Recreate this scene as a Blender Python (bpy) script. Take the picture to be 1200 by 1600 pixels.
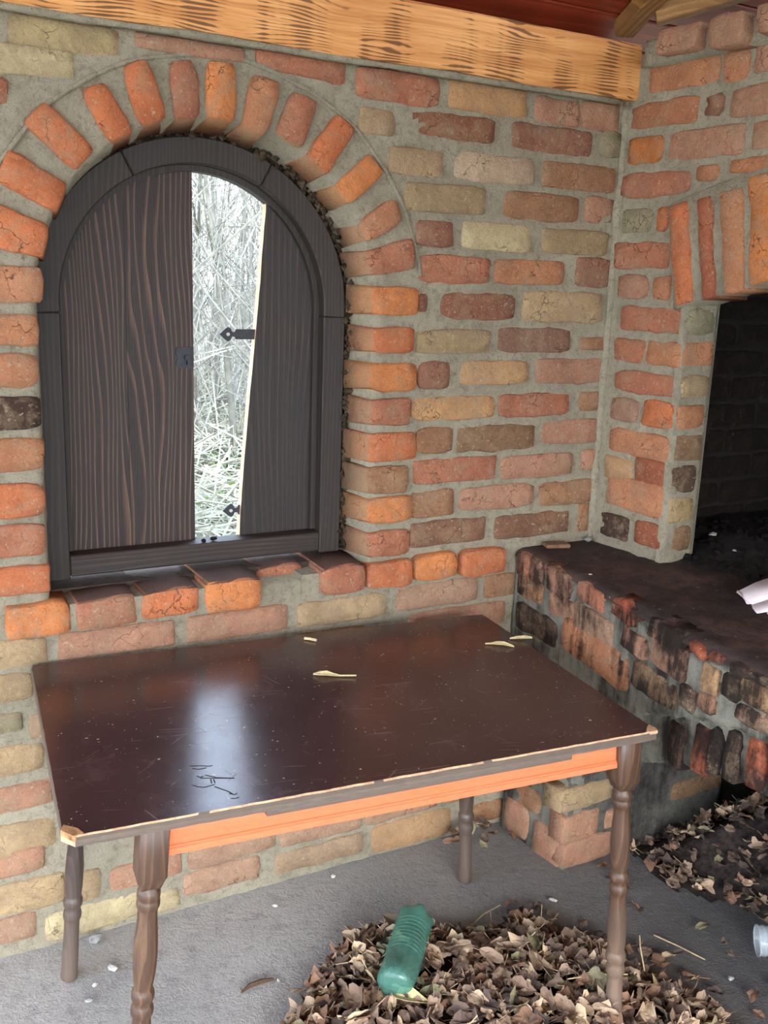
import bpy, bmesh, math, random
from mathutils import Vector, Matrix, noise

for o in list(bpy.data.objects):
    bpy.data.objects.remove(o)
scene = bpy.context.scene
COL = scene.collection
random.seed(11)

# ------------------------------------------------------------------ camera
cam_d = bpy.data.cameras.new('camera')
cam = bpy.data.objects.new('camera', cam_d)
COL.objects.link(cam)
scene.camera = cam
cam_d.sensor_fit = 'VERTICAL'
cam_d.sensor_height = 36.0
cam_d.lens = 36.0 * 1518.95 / 1600.0
cam_d.clip_start = 0.05
PITCH, ROLL, YAW = 0.23255, 0.036491, 0.502386


def cam_axes():
    cp, sp = math.cos(PITCH), math.sin(PITCH)
    f = Vector((0, cp, -sp))
    u = Vector((0, sp, cp))
    r = Vector((1, 0, 0))
    c, s = math.cos(ROLL), math.sin(ROLL)
    r, u = r * c + u * s, u * c - r * s
    m = Matrix.Rotation(-YAW, 3, 'Z')
    return m @ r, m @ u, m @ f


_r, _u, _f = cam_axes()
cam.matrix_world = Matrix(((_r.x, _u.x, -_f.x, 0), (_r.y, _u.y, -_f.y, 0), (_r.z, _u.z, -_f.z, 1.65), (0, 0, 0, 1)))

# ------------------------------------------------------------------ world (bright overcast) and exposure
world = bpy.data.worlds.new('overcast')
scene.world = world
world.use_nodes = True
wn = world.node_tree.nodes
wl = world.node_tree.links
wn.clear()
w_out = wn.new('ShaderNodeOutputWorld')
w_bg = wn.new('ShaderNodeBackground')
w_tc = wn.new('ShaderNodeTexCoord')
w_sep = wn.new('ShaderNodeSeparateXYZ')
w_rmp = wn.new('ShaderNodeValToRGB')
w_rmp.color_ramp.elements[0].position = 0.0
w_rmp.color_ramp.elements[0].color = (0.88, 0.93, 1.0, 1)
w_rmp.color_ramp.elements[1].position = 0.75
w_rmp.color_ramp.elements[1].color = (0.58, 0.80, 1.16, 1)
wl.new(w_tc.outputs['Generated'], w_sep.inputs[0])
wl.new(w_sep.outputs['Z'], w_rmp.inputs[0])
wl.new(w_rmp.outputs[0], w_bg.inputs[0])
w_bg.inputs[1].default_value = 1.0
wl.new(w_bg.outputs[0], w_out.inputs[0])
sun_d = bpy.data.lights.new('hazy_sun', 'SUN')
sun_d.energy = 0.8
sun_d.angle = math.radians(40)
sun_d.color = (1.0, 0.95, 0.88)
sun = bpy.data.objects.new('hazy_sun', sun_d)
COL.objects.link(sun)
sun.rotation_euler = (math.radians(62), 0, math.radians(-18))
scene.view_settings.view_transform = 'Standard'
scene.view_settings.look = 'None'
scene.view_settings.gamma = 1.0
scene.view_settings.use_curve_mapping = False
scene.view_settings.exposure = 3.12

# ------------------------------------------------------------------ helpers
def lin(r, g, b):
    return tuple(((c / 255.0) / 12.92 if c / 255.0 <= 0.04045 else ((c / 255.0 + 0.055) / 1.055) ** 2.4) for c in (r, g, b)) + (1.0,)


def nz(x, y, z):
    return noise.noise(Vector((x, y, z)))


def link(name, mesh, mat=None, parent=None, loc=None):
    o = bpy.data.objects.new(name, mesh)
    COL.objects.link(o)
    if loc is not None:
        o.location = loc
    if mat is not None and not mesh.materials:
        for m in (mat if isinstance(mat, (list, tuple)) else [mat]):
            mesh.materials.append(m)
    if parent is not None:
        o.parent = parent
        o.matrix_parent_inverse = parent.matrix_basis.inverted()   # every part is authored in world metres
    return o


def mk(name, verts, faces, mat=None, parent=None, smooth=False, centre=True, mats=None):
    """one mesh object; world-space verts are re-centred on the object's origin"""
    if centre:
        n = len(verts)
        lo = [min(v[i] for v in verts) for i in range(3)]
        hi = [max(v[i] for v in verts) for i in range(3)]
        c = Vector(((lo[0] + hi[0]) / 2, (lo[1] + hi[1]) / 2, (lo[2] + hi[2]) / 2))
    else:
        c = Vector((0, 0, 0))
    me = bpy.data.meshes.new(name)
    me.from_pydata([(v[0] - c.x, v[1] - c.y, v[2] - c.z) for v in verts], [], faces)
    if smooth:
        me.polygons.foreach_set('use_smooth', [True] * len(me.polygons))
    if mats is not None:
        me.polygons.foreach_set('material_index', mats)
    bm = bmesh.new()
    bm.from_mesh(me)
    bmesh.ops.recalc_face_normals(bm, faces=bm.faces)
    bm.to_mesh(me)
    bm.free()
    me.update()
    return link(name, me, mat, parent, c)


def empty(name, loc, label=None, cat=None, group=None):
    o = bpy.data.objects.new(name, None)
    COL.objects.link(o)
    o.location = loc
    o.empty_display_size = 0.1
    if label:
        tag(o, label, cat, group)
    return o


def tag(o, label, cat, group=None):
    o['label'] = label
    o['category'] = cat
    if group:
        o['group'] = group
    return o


class MB:
    """collects simple shapes into one mesh"""

    def __init__(s):
        s.v, s.f, s.m = [], [], []

    def add(s, v, f, m=0):
        b = len(s.v)
        s.v += [tuple(p) for p in v]
        s.f += [tuple(i + b for i in q) for q in f]
        s.m += [m] * len(f)

    def box(s, c, size, axes=None, m=0):
        ax = axes or (Vector((1, 0, 0)), Vector((0, 1, 0)), Vector((0, 0, 1)))
        c = Vector(c)
        v = []
        for i in (-.5, .5):
            for j in (-.5, .5):
                for k in (-.5, .5):
                    v.append(c + ax[0] * size[0] * i + ax[1] * size[1] * j + ax[2] * size[2] * k)
        s.add(v, [(0, 1, 3, 2), (4, 6, 7, 5), (0, 4, 5, 1), (2, 3, 7, 6), (0, 2, 6, 4), (1, 5, 7, 3)], m)

    def tube(s, pts, rad, n=6, m=0, cap=True):
        pts = [Vector(p) for p in pts]
        rings = []
        for i, p in enumerate(pts):
            a = pts[max(i - 1, 0)]
            b = pts[min(i + 1, len(pts) - 1)]
            d = (b - a).normalized()
            x = d.orthogonal().normalized() if i == 0 else (px_ - d * px_.dot(d)).normalized()
            px_ = x
            y = d.cross(x)
            r = rad[i] if isinstance(rad, (list, tuple)) else rad
            rings.append([p + x * r * math.cos(2 * math.pi * k / n) + y * r * math.sin(2 * math.pi * k / n) for k in range(n)])
        v = [q for r in rings for q in r]
        f = []
        for i in range(len(pts) - 1):
            for k in range(n):
                f.append((i * n + k, i * n + (k + 1) % n, (i + 1) * n + (k + 1) % n, (i + 1) * n + k))
        if cap:
            f.append(tuple(range(n)))
            f.append(tuple((len(pts) - 1) * n + k for k in range(n)))
        s.add(v, f, m)

    def build(s, name, mat, parent=None, smooth=False):
        return mk(name, s.v, s.f, mat, parent, smooth, mats=s.m if any(s.m) else None)


def bevel(o, w, seg=2):
    md = o.modifiers.new('bevel', 'BEVEL')
    md.width = w
    md.segments = seg
    md.limit_method = 'ANGLE'
    return o


# ------------------------------------------------------------------ materials
class NT:
    def __init__(s, name):
        s.mat = bpy.data.materials.new(name)
        s.mat.use_nodes = True
        s.t = s.mat.node_tree
        s.t.nodes.clear()
        s.out = s.n('ShaderNodeOutputMaterial')
        s.bsdf = s.n('ShaderNodeBsdfPrincipled')
        s.l(s.bsdf.outputs[0], s.out.inputs[0])
        s.bsdf.inputs['Specular IOR Level'].default_value = 0.3

    def n(s, t, **k):
        o = s.t.nodes.new(t)
        for a, b in k.items():
            setattr(o, a, b)
        return o

    def l(s, a, b):
        s.t.links.new(a, b)

    def coord(s, kind='Object', scale=(1, 1, 1), rnd=False):
        tc = s.n('ShaderNodeTexCoord')
        src = tc.outputs[kind]
        if kind == 'World':
            src = s.n('ShaderNodeNewGeometry').outputs['Position']
        if rnd:
            oi = s.n('ShaderNodeObjectInfo')
            mu = s.n('ShaderNodeMath', operation='MULTIPLY')
            mu.inputs[1].default_value = 37.0
            s.l(oi.outputs['Random'], mu.inputs[0])
            va = s.n('ShaderNodeVectorMath', operation='ADD')
            s.l(src, va.inputs[0])
            s.l(mu.outputs[0], va.inputs[1])
            src = va.outputs[0]
        mp = s.n('ShaderNodeMapping')
        mp.inputs['Scale'].default_value = scale
        s.l(src, mp.inputs[0])
        return mp.outputs[0]

    def pos(s, scale=(1, 1, 1)):
        g = s.n('ShaderNodeNewGeometry')
        mp = s.n('ShaderNodeMapping')
        mp.inputs['Scale'].default_value = scale
        s.l(g.outputs['Position'], mp.inputs[0])
        return mp.outputs[0]

    def noise(s, co, scale, detail=4, rough=0.6, dist=0.0):
        o = s.n('ShaderNodeTexNoise')
        o.inputs['Scale'].default_value = scale
        o.inputs['Detail'].default_value = detail
        o.inputs['Roughness'].default_value = rough
        o.inputs['Distortion'].default_value = dist
        s.l(co, o.inputs['Vector'])
        return o.outputs['Fac']

    def ramp(s, fac, stops, interp='LINEAR'):
        r = s.n('ShaderNodeValToRGB')
        r.color_ramp.interpolation = interp
        e = r.color_ramp.elements
        while len(e) < len(stops):
            e.new(0.5)
        for i, (p, c) in enumerate(stops):
            e[i].position = p
            if not isinstance(c, tuple):
                c = (c, c, c, 1)
            e[i].color = c
        s.l(fac, r.inputs[0])
        return r.outputs[0]

    def mix(s, fac, a, b, mode='MIX'):
        m = s.n('ShaderNodeMix', data_type='RGBA', blend_type=mode)
        for k_, (v, i) in enumerate(((fac, m.inputs[0]), (a, m.inputs[6]), (b, m.inputs[7]))):
            if isinstance(v, (int, float)):
                i.default_value = v if k_ == 0 else (v, v, v, 1)
            elif isinstance(v, tuple):
                i.default_value = v
            else:
                s.l(v, i)
        return m.outputs[2]

    def math(s, op, a, b=0.0, c=None, clamp=False):
        m = s.n('ShaderNodeMath', operation=op, use_clamp=clamp)
        for v, i in ((a, m.inputs[0]), (b, m.inputs[1]), (c, m.inputs[2])):
            if v is None:
                continue
            if isinstance(v, (int, float)):
                i.default_value = v
            else:
                s.l(v, i)
        return m.outputs[0]

    def color(s, c):
        if isinstance(c, tuple):
            s.bsdf.inputs['Base Color'].default_value = c
        else:
            s.l(c, s.bsdf.inputs['Base Color'])

    def rough(s, r):
        if isinstance(r, (int, float)):
            s.bsdf.inputs['Roughness'].default_value = r
        else:
            s.l(r, s.bsdf.inputs['Roughness'])

    def bump(s, h, strength, dist):
        b = s.n('ShaderNodeBump')
        b.inputs['Strength'].default_value = strength
        b.inputs['Distance'].default_value = dist
        s.l(h, b.inputs['Height'])
        s.l(b.outputs[0], s.bsdf.inputs['Normal'])


def mat_brick(name, soot=0.0):
    """old hand-made brick: clay from the object colour, mottling, lime smears, pits, hair cracks"""
    k = NT(name)
    co = k.coord('Object', rnd=True)
    oc = k.n('ShaderNodeObjectInfo').outputs['Color']
    big = k.noise(co, 8, 4, 0.65)
    mid = k.noise(co, 34, 6, 0.72, 0.4)
    fine = k.noise(co, 190, 5, 0.78)
    c = k.mix(k.ramp(big, [(0.34, 0.0), (0.66, 1.0)]), k.mix(1.0, oc, (0.82, 0.79, 0.78, 1), 'MULTIPLY'), k.mix(1.0, oc, (1.20, 1.19, 1.15, 1), 'MULTIPLY'))
    c = k.mix(k.ramp(mid, [(0.36, 0.55), (0.50, 0.0)]), c, k.mix(1.0, oc, (0.66, 0.62, 0.61, 1), 'MULTIPLY'))
    c = k.mix(k.ramp(k.noise(co, 13, 6, 0.75, 0.6), [(0.48, 0.0), (0.66, 0.62)]), c, lin(176, 152, 122))
    c = k.mix(k.ramp(fine, [(0.34, 0.75), (0.44, 0.0)]), c, k.mix(1.0, oc, (0.45, 0.40, 0.38, 1), 'MULTIPLY'))
    c = k.mix(k.ramp(k.noise(co, 120, 3, 0.6), [(0.60, 0.0), (0.70, 0.6)]), c, lin(206, 184, 156))
    vo = k.n('ShaderNodeTexVoronoi', feature='DISTANCE_TO_EDGE')
    vo.inputs['Scale'].default_value = 17
    dn = k.n('ShaderNodeTexNoise')
    dn.inputs['Scale'].default_value = 30
    dn.inputs['Detail'].default_value = 4
    k.l(co, dn.inputs['Vector'])
    dv = k.n('ShaderNodeMix', data_type='VECTOR')
    dv.inputs[0].default_value = 0.06
    k.l(co, dv.inputs[4])
    k.l(dn.outputs['Color'], dv.inputs[5])
    k.l(dv.outputs[1], vo.inputs['Vector'])
    crk = k.mix(1.0, k.ramp(vo.outputs['Distance'], [(0.0, 1.0), (0.022, 0.0)]), k.ramp(big, [(0.52, 0.0), (0.60, 0.75)]), 'MULTIPLY')
    c = k.mix(crk, c, lin(62, 44, 36))
    if soot > 0:
        pz = k.pos()
        st = k.noise(pz, 7, 5, 0.7)
        st2 = k.noise(k.pos((28, 28, 4)), 1, 5, 0.65)
        f = k.math('ADD', k.math('MULTIPLY', st, 0.7), k.math('MULTIPLY', st2, 0.5))
        lo = 0.62 - 0.22 * soot
        c = k.mix(k.ramp(f, [(lo, 0.0), (lo + 0.16, 0.93)]), c, lin(34, 29, 27))
    k.color(c)
    k.rough(0.92)
    k.bsdf.inputs['Specular IOR Level'].default_value = 0.2
    h = k.math('ADD', k.math('MULTIPLY', mid, 1.2), k.math('MULTIPLY', fine, 0.8))
    h = k.math('SUBTRACT', h, k.math('MULTIPLY', crk, 0.5))
    k.bump(h, 1.0, 0.009)
    return k.mat


def mat_mortar(name, base=(186, 176, 152), dark=(138, 129, 110), soot=None):
    k = NT(name)
    p = k.pos()
    a = k.noise(p, 6, 5, 0.65)
    b = k.noise(p, 55, 6, 0.75, 0.3)
    f = k.noise(p, 280, 4, 0.75)
    c = k.mix(k.ramp(a, [(0.35, 0.0), (0.7, 1.0)]), lin(*base), lin(*[int(x * 0.87) for x in base]))
    c = k.mix(k.ramp(b, [(0.34, 0.75), (0.50, 0.0)]), c, lin(*dark))
    c = k.mix(k.ramp(f, [(0.34, 0.6), (0.46, 0.0)]), c, lin(*[int(x * .62) for x in base]))
    c = k.mix(k.ramp(f, [(0.60, 0.0), (0.72, 0.5)]), c, lin(*[min(255, int(x * 1.18)) for x in base]))
    if soot:
        c = soot(k, c)
    k.color(c)
    k.rough(0.95)
    k.bsdf.inputs['Specular IOR Level'].default_value = 0.2
    k.bump(k.math('ADD', b, k.math('MULTIPLY', f, 0.8)), 1.0, 0.009)
    return k.mat


def mat_plain(name, rgb, rough=0.6, spec=0.3, var=0.15, scale=20, bump=0.0):
    k = NT(name)
    co = k.coord('Object', rnd=True)
    n1 = k.noise(co, scale, 4, 0.65)
    c = lin(*rgb)
    d = tuple(x * (1 - 2 * var) for x in c[:3]) + (1,)
    e = tuple(min(1, x * (1 + 2 * var)) for x in c[:3]) + (1,)
    k.color(k.ramp(n1, [(0.3, d), (0.7, e)]))
    k.rough(rough)
    k.bsdf.inputs['Specular IOR Level'].default_value = spec
    if bump:
        k.bump(k.noise(co, scale * 4, 4, 0.7), 0.6, bump)
    return k.mat


def mat_grain(name, dark, light, axis='Z', freq=26, amp=6.0, wl=(5.0, 0.7), rough=0.55, line=(0.45, 0.9), spec=0.25, tint=None, bump=0.002, fade=0.65):
    """timber: year rings cut by the board face, following a slow drift along the grain"""
    k = NT(name)
    co0 = k.coord('Object', rnd=True)
    s = k.n('ShaderNodeSeparateXYZ')
    k.l(co0, s.inputs[0])
    ac, al = {'Z': ('X', 'Z'), 'X': ('Z', 'X'), 'Y': ('X', 'Y')}[axis]
    sc = {'Z': (wl[0], wl[0], wl[1]), 'X': (wl[1], wl[0], wl[0]), 'Y': (wl[0], wl[1], wl[0])}[axis]
    mp = k.n('ShaderNodeMapping')
    mp.inputs['Scale'].default_value = sc
    k.l(co0, mp.inputs[0])
    n1 = k.noise(mp.outputs[0], 1.0, 2, 0.45)
    f = k.math('ADD', k.math('MULTIPLY', s.outputs[ac], float(freq)), k.math('MULTIPLY', n1, float(amp)))
    if axis == 'Z':
        f = k.math('ADD', f, k.math('MULTIPLY', s.outputs['Y'], freq * 0.6))
    g = k.math('FRACT', f)
    st = {'Z': (1, 1, .03), 'X': (.03, 1, 1), 'Y': (1, .03, 1)}[axis]
    mp2 = k.n('ShaderNodeMapping')
    mp2.inputs['Scale'].default_value = st
    k.l(co0, mp2.inputs[0])
    fine = k.noise(mp2.outputs[0], 420, 3, 0.6)
    big = k.noise(co0, 6, 4, 0.6)
    c = k.ramp(g, [(0.0, lin(*dark)), (line[0], lin(*dark)), (line[1], lin(*light)), (0.985, lin(*light)), (1.0, lin(*dark))])
    c = k.mix(k.ramp(fine, [(0.35, 0.45), (0.6, 0.0)]), c, lin(*[int(x * .72) for x in dark]))
    c = k.mix(k.ramp(big, [(0.3, 0.0), (0.7, fade)]), c, lin(*(tint or dark)))
    k.color(c)
    k.rough(rough)
    k.bsdf.inputs['Specular IOR Level'].default_value = spec
    k.bump(k.math('ADD', g, fine), 0.5, bump)
    return k.mat

# ------------------------------------------------------------------ palette (brick clays, named by a code used in the tables)
def clay(r, g, b):
    m = 0.35 * r + 0.45 * g + 0.2 * b
    f = 0.84
    r, g, b = [max(0, min(255, m + (x - m) * f)) for x in (r, g, b)]
    return lin(r, g * (1.05 if r - g > 50 else 1.005), b * (1.03 if r - g > 50 else 0.95))


PAL = {k: clay(*v) for k, v in {
    'R': (194, 112, 82), 'R2': (176, 92, 70), 'R3': (182, 96, 66), 'R4': (190, 92, 62), 'O': (222, 116, 70), 'O2': (206, 126, 86), 'O3': (204, 94, 60),
    'B': (236, 132, 72), 'B2': (222, 122, 62), 'A': (214, 150, 100), 'A2': (206, 158, 116), 'P': (196, 132, 104), 'P2': (186, 142, 120), 'P3': (210, 130, 92),
    'T': (194, 162, 126), 'C': (178, 150, 114), 'N': (174, 122, 90), 'N2': (150, 112, 84), 'N3': (180, 148, 122), 'U': (156, 100, 76), 'M': (166, 104, 82),
    'M2': (160, 102, 82), 'M3': (154, 112, 94), 'M4': (150, 106, 84), 'G': (158, 148, 122), 'W': (206, 176, 154), 'W2': (176, 130, 112), 'Y': (212, 192, 152),
    'Y2': (192, 166, 124), 'Y3': (196, 164, 118), 'K': (84, 62, 54), 'K2': (104, 80, 66), 'K3': (118, 78, 62)}.items()}

M_BRICK = mat_brick('brick_clay')
M_SOOTY = mat_brick('brick_sooty', 0.62)
M_BLACK = mat_brick('brick_black', 1.25)
M_DIRTY = mat_brick('brick_dirty', 0.30)
M_MORTAR = mat_mortar('mortar')


def soot_hearth(k, c):
    st = k.noise(k.pos(), 6, 4, 0.65)
    st2 = k.noise(k.pos((24, 24, 3)), 1, 4, 0.6)
    f = k.math('ADD', k.math('MULTIPLY', st, 0.7), k.math('MULTIPLY', st2, 0.5))
    return k.mix(k.ramp(f, [(0.56, 0.0), (0.74, 0.92)]), c, lin(36, 32, 30))


M_MORTAR_S = mat_mortar('mortar_sooty', base=(150, 148, 134), soot=soot_hearth)
M_MORTAR_K = mat_mortar('mortar_black', base=(58, 55, 48), dark=(30, 28, 26))
M_MORTAR_D = mat_mortar('mortar_dirty', base=(116, 112, 104), dark=(74, 70, 66), soot=soot_hearth)
M_REVEAL = mat_brick('brick_mortar_smeared')
# reveal faces keep the brick's own clay but carry a dusty lime film
_t = M_REVEAL.node_tree
_b = next(n for n in _t.nodes if n.type == 'BSDF_PRINCIPLED')
_src = _b.inputs['Base Color'].links[0].from_socket
_m = _t.nodes.new('ShaderNodeMix')
_m.data_type = 'RGBA'
_m.inputs[0].default_value = 0.55
_m.inputs[7].default_value = lin(178, 146, 112)
_t.links.new(_src, _m.inputs[6])
_t.links.new(_m.outputs[2], _b.inputs['Base Color'])

# ------------------------------------------------------------------ more materials
M_SILLB = mat_brick('brick_sill')
_k = M_SILLB.node_tree
_b = next(n for n in _k.nodes if n.type == 'BSDF_PRINCIPLED')
_src = _b.inputs['Base Color'].links[0].from_socket
_g = _k.nodes.new('ShaderNodeNewGeometry')
_s = _k.nodes.new('ShaderNodeSeparateXYZ')
_k.links.new(_g.outputs['True Normal'], _s.inputs[0])
_r = _k.nodes.new('ShaderNodeMapRange')
_r.inputs[1].default_value, _r.inputs[2].default_value = 0.55, 0.8
_k.links.new(_s.outputs['Z'], _r.inputs[0])
_m = _k.nodes.new('ShaderNodeMix')
_m.data_type = 'RGBA'
_m.inputs[7].default_value = lin(98, 72, 62)       # grime lying on the upper faces
_k.links.new(_r.outputs[0], _m.inputs[0])
_k.links.new(_src, _m.inputs[6])
_k.links.new(_m.outputs[2], _b.inputs['Base Color'])
_rr = _k.nodes.new('ShaderNodeMapRange')
_rr.inputs[3].default_value, _rr.inputs[4].default_value = 0.92, 0.58
_k.links.new(_r.outputs[0], _rr.inputs[0])
_k.links.new(_rr.outputs[0], _b.inputs['Roughness'])
M_SILLM = mat_mortar('mortar_sill', base=(96, 82, 72), dark=(58, 46, 42))


def _htop():
    k = NT('hearth_grime')
    p = k.pos()
    a = k.noise(p, 5, 5, 0.65)
    b = k.noise(p, 40, 5, 0.7)
    c = k.ramp(a, [(0.32, lin(40, 34, 33)), (0.52, lin(62, 50, 46)), (0.72, lin(96, 74, 62))])
    c = k.mix(k.ramp(b, [(0.3, 0.6), (0.5, 0.0)]), c, lin(28, 24, 24))
    c = k.mix(k.ramp(k.noise(p, 90, 1, 0.4), [(0.74, 0.0), (0.79, 0.8)]), c, lin(150, 140, 126))
    k.color(c)
    k.rough(0.8)
    k.bump(b, 0.6, 0.006)
    return k.mat


M_HTOP = _htop()
M_ASH = mat_plain('charcoal_ash', (44, 40, 38), 0.95, 0.1, 0.3, 60, 0.01)
M_CHAR = mat_plain('charcoal', (30, 27, 27), 0.95, 0.08, 0.3, 40, 0.006)


def _floor():
    k = NT('concrete_floor')
    p = k.pos()
    a = k.noise(p, 3.2, 4, 0.6)
    b = k.noise(p, 26, 5, 0.7)
    f = k.noise(p, 150, 4, 0.7)
    c = k.ramp(a, [(0.3, lin(152, 149, 144)), (0.7, lin(176, 173, 166))])
    c = k.mix(k.ramp(b, [(0.3, 0.5), (0.5, 0.0)]), c, lin(112, 110, 108))
    # soil and soot trodden over the slab: heavier by the hearth and under the leaf litter
    s = k.n('ShaderNodeSeparateXYZ')
    k.l(p, s.inputs[0])
    d = k.math('ADD', k.math('MULTIPLY', s.outputs['X'], 0.72), k.math('MULTIPLY', s.outputs['Y'], -0.12))
    d = k.math('ADD', d, k.math('MULTIPLY', a, 0.75))
    d = k.math('ADD', d, k.math('MULTIPLY', b, 0.25))
    c = k.mix(k.ramp(k.math('MULTIPLY', d, 0.5), [(0.42, 0.0), (0.66, 0.45), (0.92, 0.9)]), c, lin(64, 62, 64))
    c = k.mix(k.ramp(f, [(0.30, 0.5), (0.42, 0.0)]), c, lin(70, 66, 64))
    c = k.mix(k.ramp(k.noise(p, 120, 1, 0.4), [(0.77, 0.0), (0.80, 0.7)]), c, lin(190, 184, 176))
    k.color(c)
    k.rough(0.9)
    k.bump(k.math('ADD', b, k.math('MULTIPLY', f, 0.7)), 0.7, 0.008)
    return k.mat


M_FLOOR = _floor()


def _tabletop():
    k = NT('tabletop_film')
    co = k.coord('Object')
    a = k.noise(co, 4, 4, 0.6)
    c = k.ramp(a, [(0.3, lin(58, 38, 36)), (0.7, lin(74, 50, 47))])
    # rubbed dull patches
    c = k.mix(k.ramp(k.noise(co, 9, 5, 0.7), [(0.55, 0.0), (0.75, 0.22)]), c, lin(128, 96, 92))
    # hair scratches in three directions
    sc = None
    for i, (ang, sx, sy, th) in enumerate(((20, 4, 190, 0.69), (74, 5, 220, 0.70), (-38, 6, 200, 0.70), (8, 2.5, 240, 0.69))):
        mp = k.n('ShaderNodeMapping')
        mp.inputs['Rotation'].default_value = (0, 0, math.radians(ang))
        mp.inputs['Location'].default_value = (i * 3.1, i * 1.7, 0)
        k.l(co, mp.inputs[0])
        mp2 = k.n('ShaderNodeMapping')
        mp2.inputs['Scale'].default_value = (sx, sy, 1)
        k.l(mp.outputs[0], mp2.inputs[0])
        n = k.ramp(k.noise(mp2.outputs[0], 1.0, 2, 0.5), [(th, 0.0), (th + 0.03, 1.0)])
        msk = k.ramp(k.noise(co, 7 + i, 2, 0.5), [(0.46, 0.0), (0.62, 1.0)])
        n = k.mix(1.0, n, msk, 'MULTIPLY')
        sc = n if sc is None else k.mix(1.0, sc, n, 'LIGHTEN')
    c = k.mix(k.mix(1.0, sc, (0.38, 0.38, 0.38, 1), 'MULTIPLY'), c, lin(150, 124, 118))
    dust = k.ramp(k.noise(co, 150, 1, 0.4), [(0.755, 0.0), (0.79, 0.85)])
    c = k.mix(dust, c, lin(200, 184, 172))
    k.color(c)
    r = k.math('ADD', k.math('MULTIPLY', k.noise(co, 18, 4, 0.7), 0.14), 0.15)
    r = k.math('ADD', r, k.math('MULTIPLY', sc, 0.3))
    k.rough(r)
    k.bsdf.inputs['Specular IOR Level'].default_value = 0.55
    k.bump(k.noise(co, 60, 4, 0.7), 0.10, 0.001)
    return k.mat


M_TOP = _tabletop()
M_EDGE = mat_grain('edge_band', (96, 84, 74), (108, 95, 84), 'X', 40, 2, (6, .5), 0.6, bump=.0006)
M_CHIP = mat_plain('broken_wood', (166, 124, 84), 0.9, 0.2, 0.35, 50, 0.004)
M_EDGECUT = mat_plain('bare_wood_edge', (190, 152, 118), 0.8, 0.2, 0.2, 60, 0.001)
M_APRON = mat_grain('apron_painted', (226, 112, 70), (232, 122, 82), 'X', 30, 2, (5, .6), 0.5, tint=(214, 112, 76), bump=.0004)
M_LEG = mat_grain('leg_varnish', (80, 58, 44), (112, 84, 60), 'Z', 70, 5, (14, 2.0), 0.40, (0.5, 0.95), spec=0.4, tint=(62, 45, 38), bump=.0008)
M_LEGD = mat_grain('leg_varnish_dark', (58, 46, 42), (84, 68, 58), 'Z', 70, 5, (14, 2.0), 0.40, (0.5, 0.95), spec=0.4, tint=(50, 40, 38), bump=.0008)


def _dustyleg(base, dust=0.7):
    m = base.copy()
    t = m.node_tree
    b = next(n for n in t.nodes if n.type == 'BSDF_PRINCIPLED')
    src = b.inputs['Base Color'].links[0].from_socket
    g = t.nodes.new('ShaderNodeNewGeometry')
    s = t.nodes.new('ShaderNodeSeparateXYZ')
    t.links.new(g.outputs['Position'], s.inputs[0])
    r = t.nodes.new('ShaderNodeMapRange')
    r.inputs[1].default_value, r.inputs[2].default_value, r.inputs[3].default_value, r.inputs[4].default_value = 0.02, 0.36, dust, 0.0
    t.links.new(s.outputs['Z'], r.inputs[0])
    mx = t.nodes.new('ShaderNodeMix')
    mx.data_type = 'RGBA'
    mx.inputs[7].default_value = lin(128, 112, 98)     # cement dust on the feet
    t.links.new(r.outputs[0], mx.inputs[0])
    t.links.new(src, mx.inputs[6])
    t.links.new(mx.outputs[2], b.inputs['Base Color'])
    return m


M_LEG = _dustyleg(M_LEG)
M_LEGD = _dustyleg(M_LEGD, 0.40)
M_SHUT = mat_grain('shutter_scorched', (44, 34, 31), (118, 88, 70), 'Z', 70, 13, (7.5, 0.85), 0.5, (0.62, 0.95), spec=0.3, tint=(52, 41, 37), bump=.003, fade=.5)
M_SHUT2 = mat_grain('shutter_dark', (43, 36, 32), (74, 60, 53), 'Z', 60, 9, (6, 0.7), 0.5, (0.6, 0.95), spec=0.3, tint=(42, 37, 36), bump=.002, fade=.7)
M_FRAME = mat_grain('frame_black', (46, 39, 34), (66, 57, 50), 'Z', 90, 8, (8, 0.9), 0.55, (0.5, 0.95), spec=0.3, tint=(40, 36, 35), bump=.0015)
M_RAIL = mat_grain('rail_black', (50, 41, 36), (72, 60, 53), 'X', 90, 8, (8, 0.9), 0.5, (0.5, 0.95), spec=0.35, tint=(44, 38, 37), bump=.0015)
M_SPLIT = mat_plain('split_wood', (226, 188, 150), 0.8, 0.2, 0.12, 30, 0.003)
M_IRON = mat_plain('black_iron', (38, 40, 46), 0.55, 0.5, 0.2, 60, 0.001)
M_FOAM = mat_plain('sealing_foam', (62, 52, 40), 0.95, 0.1, 0.5, 40, 0.01)


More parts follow.
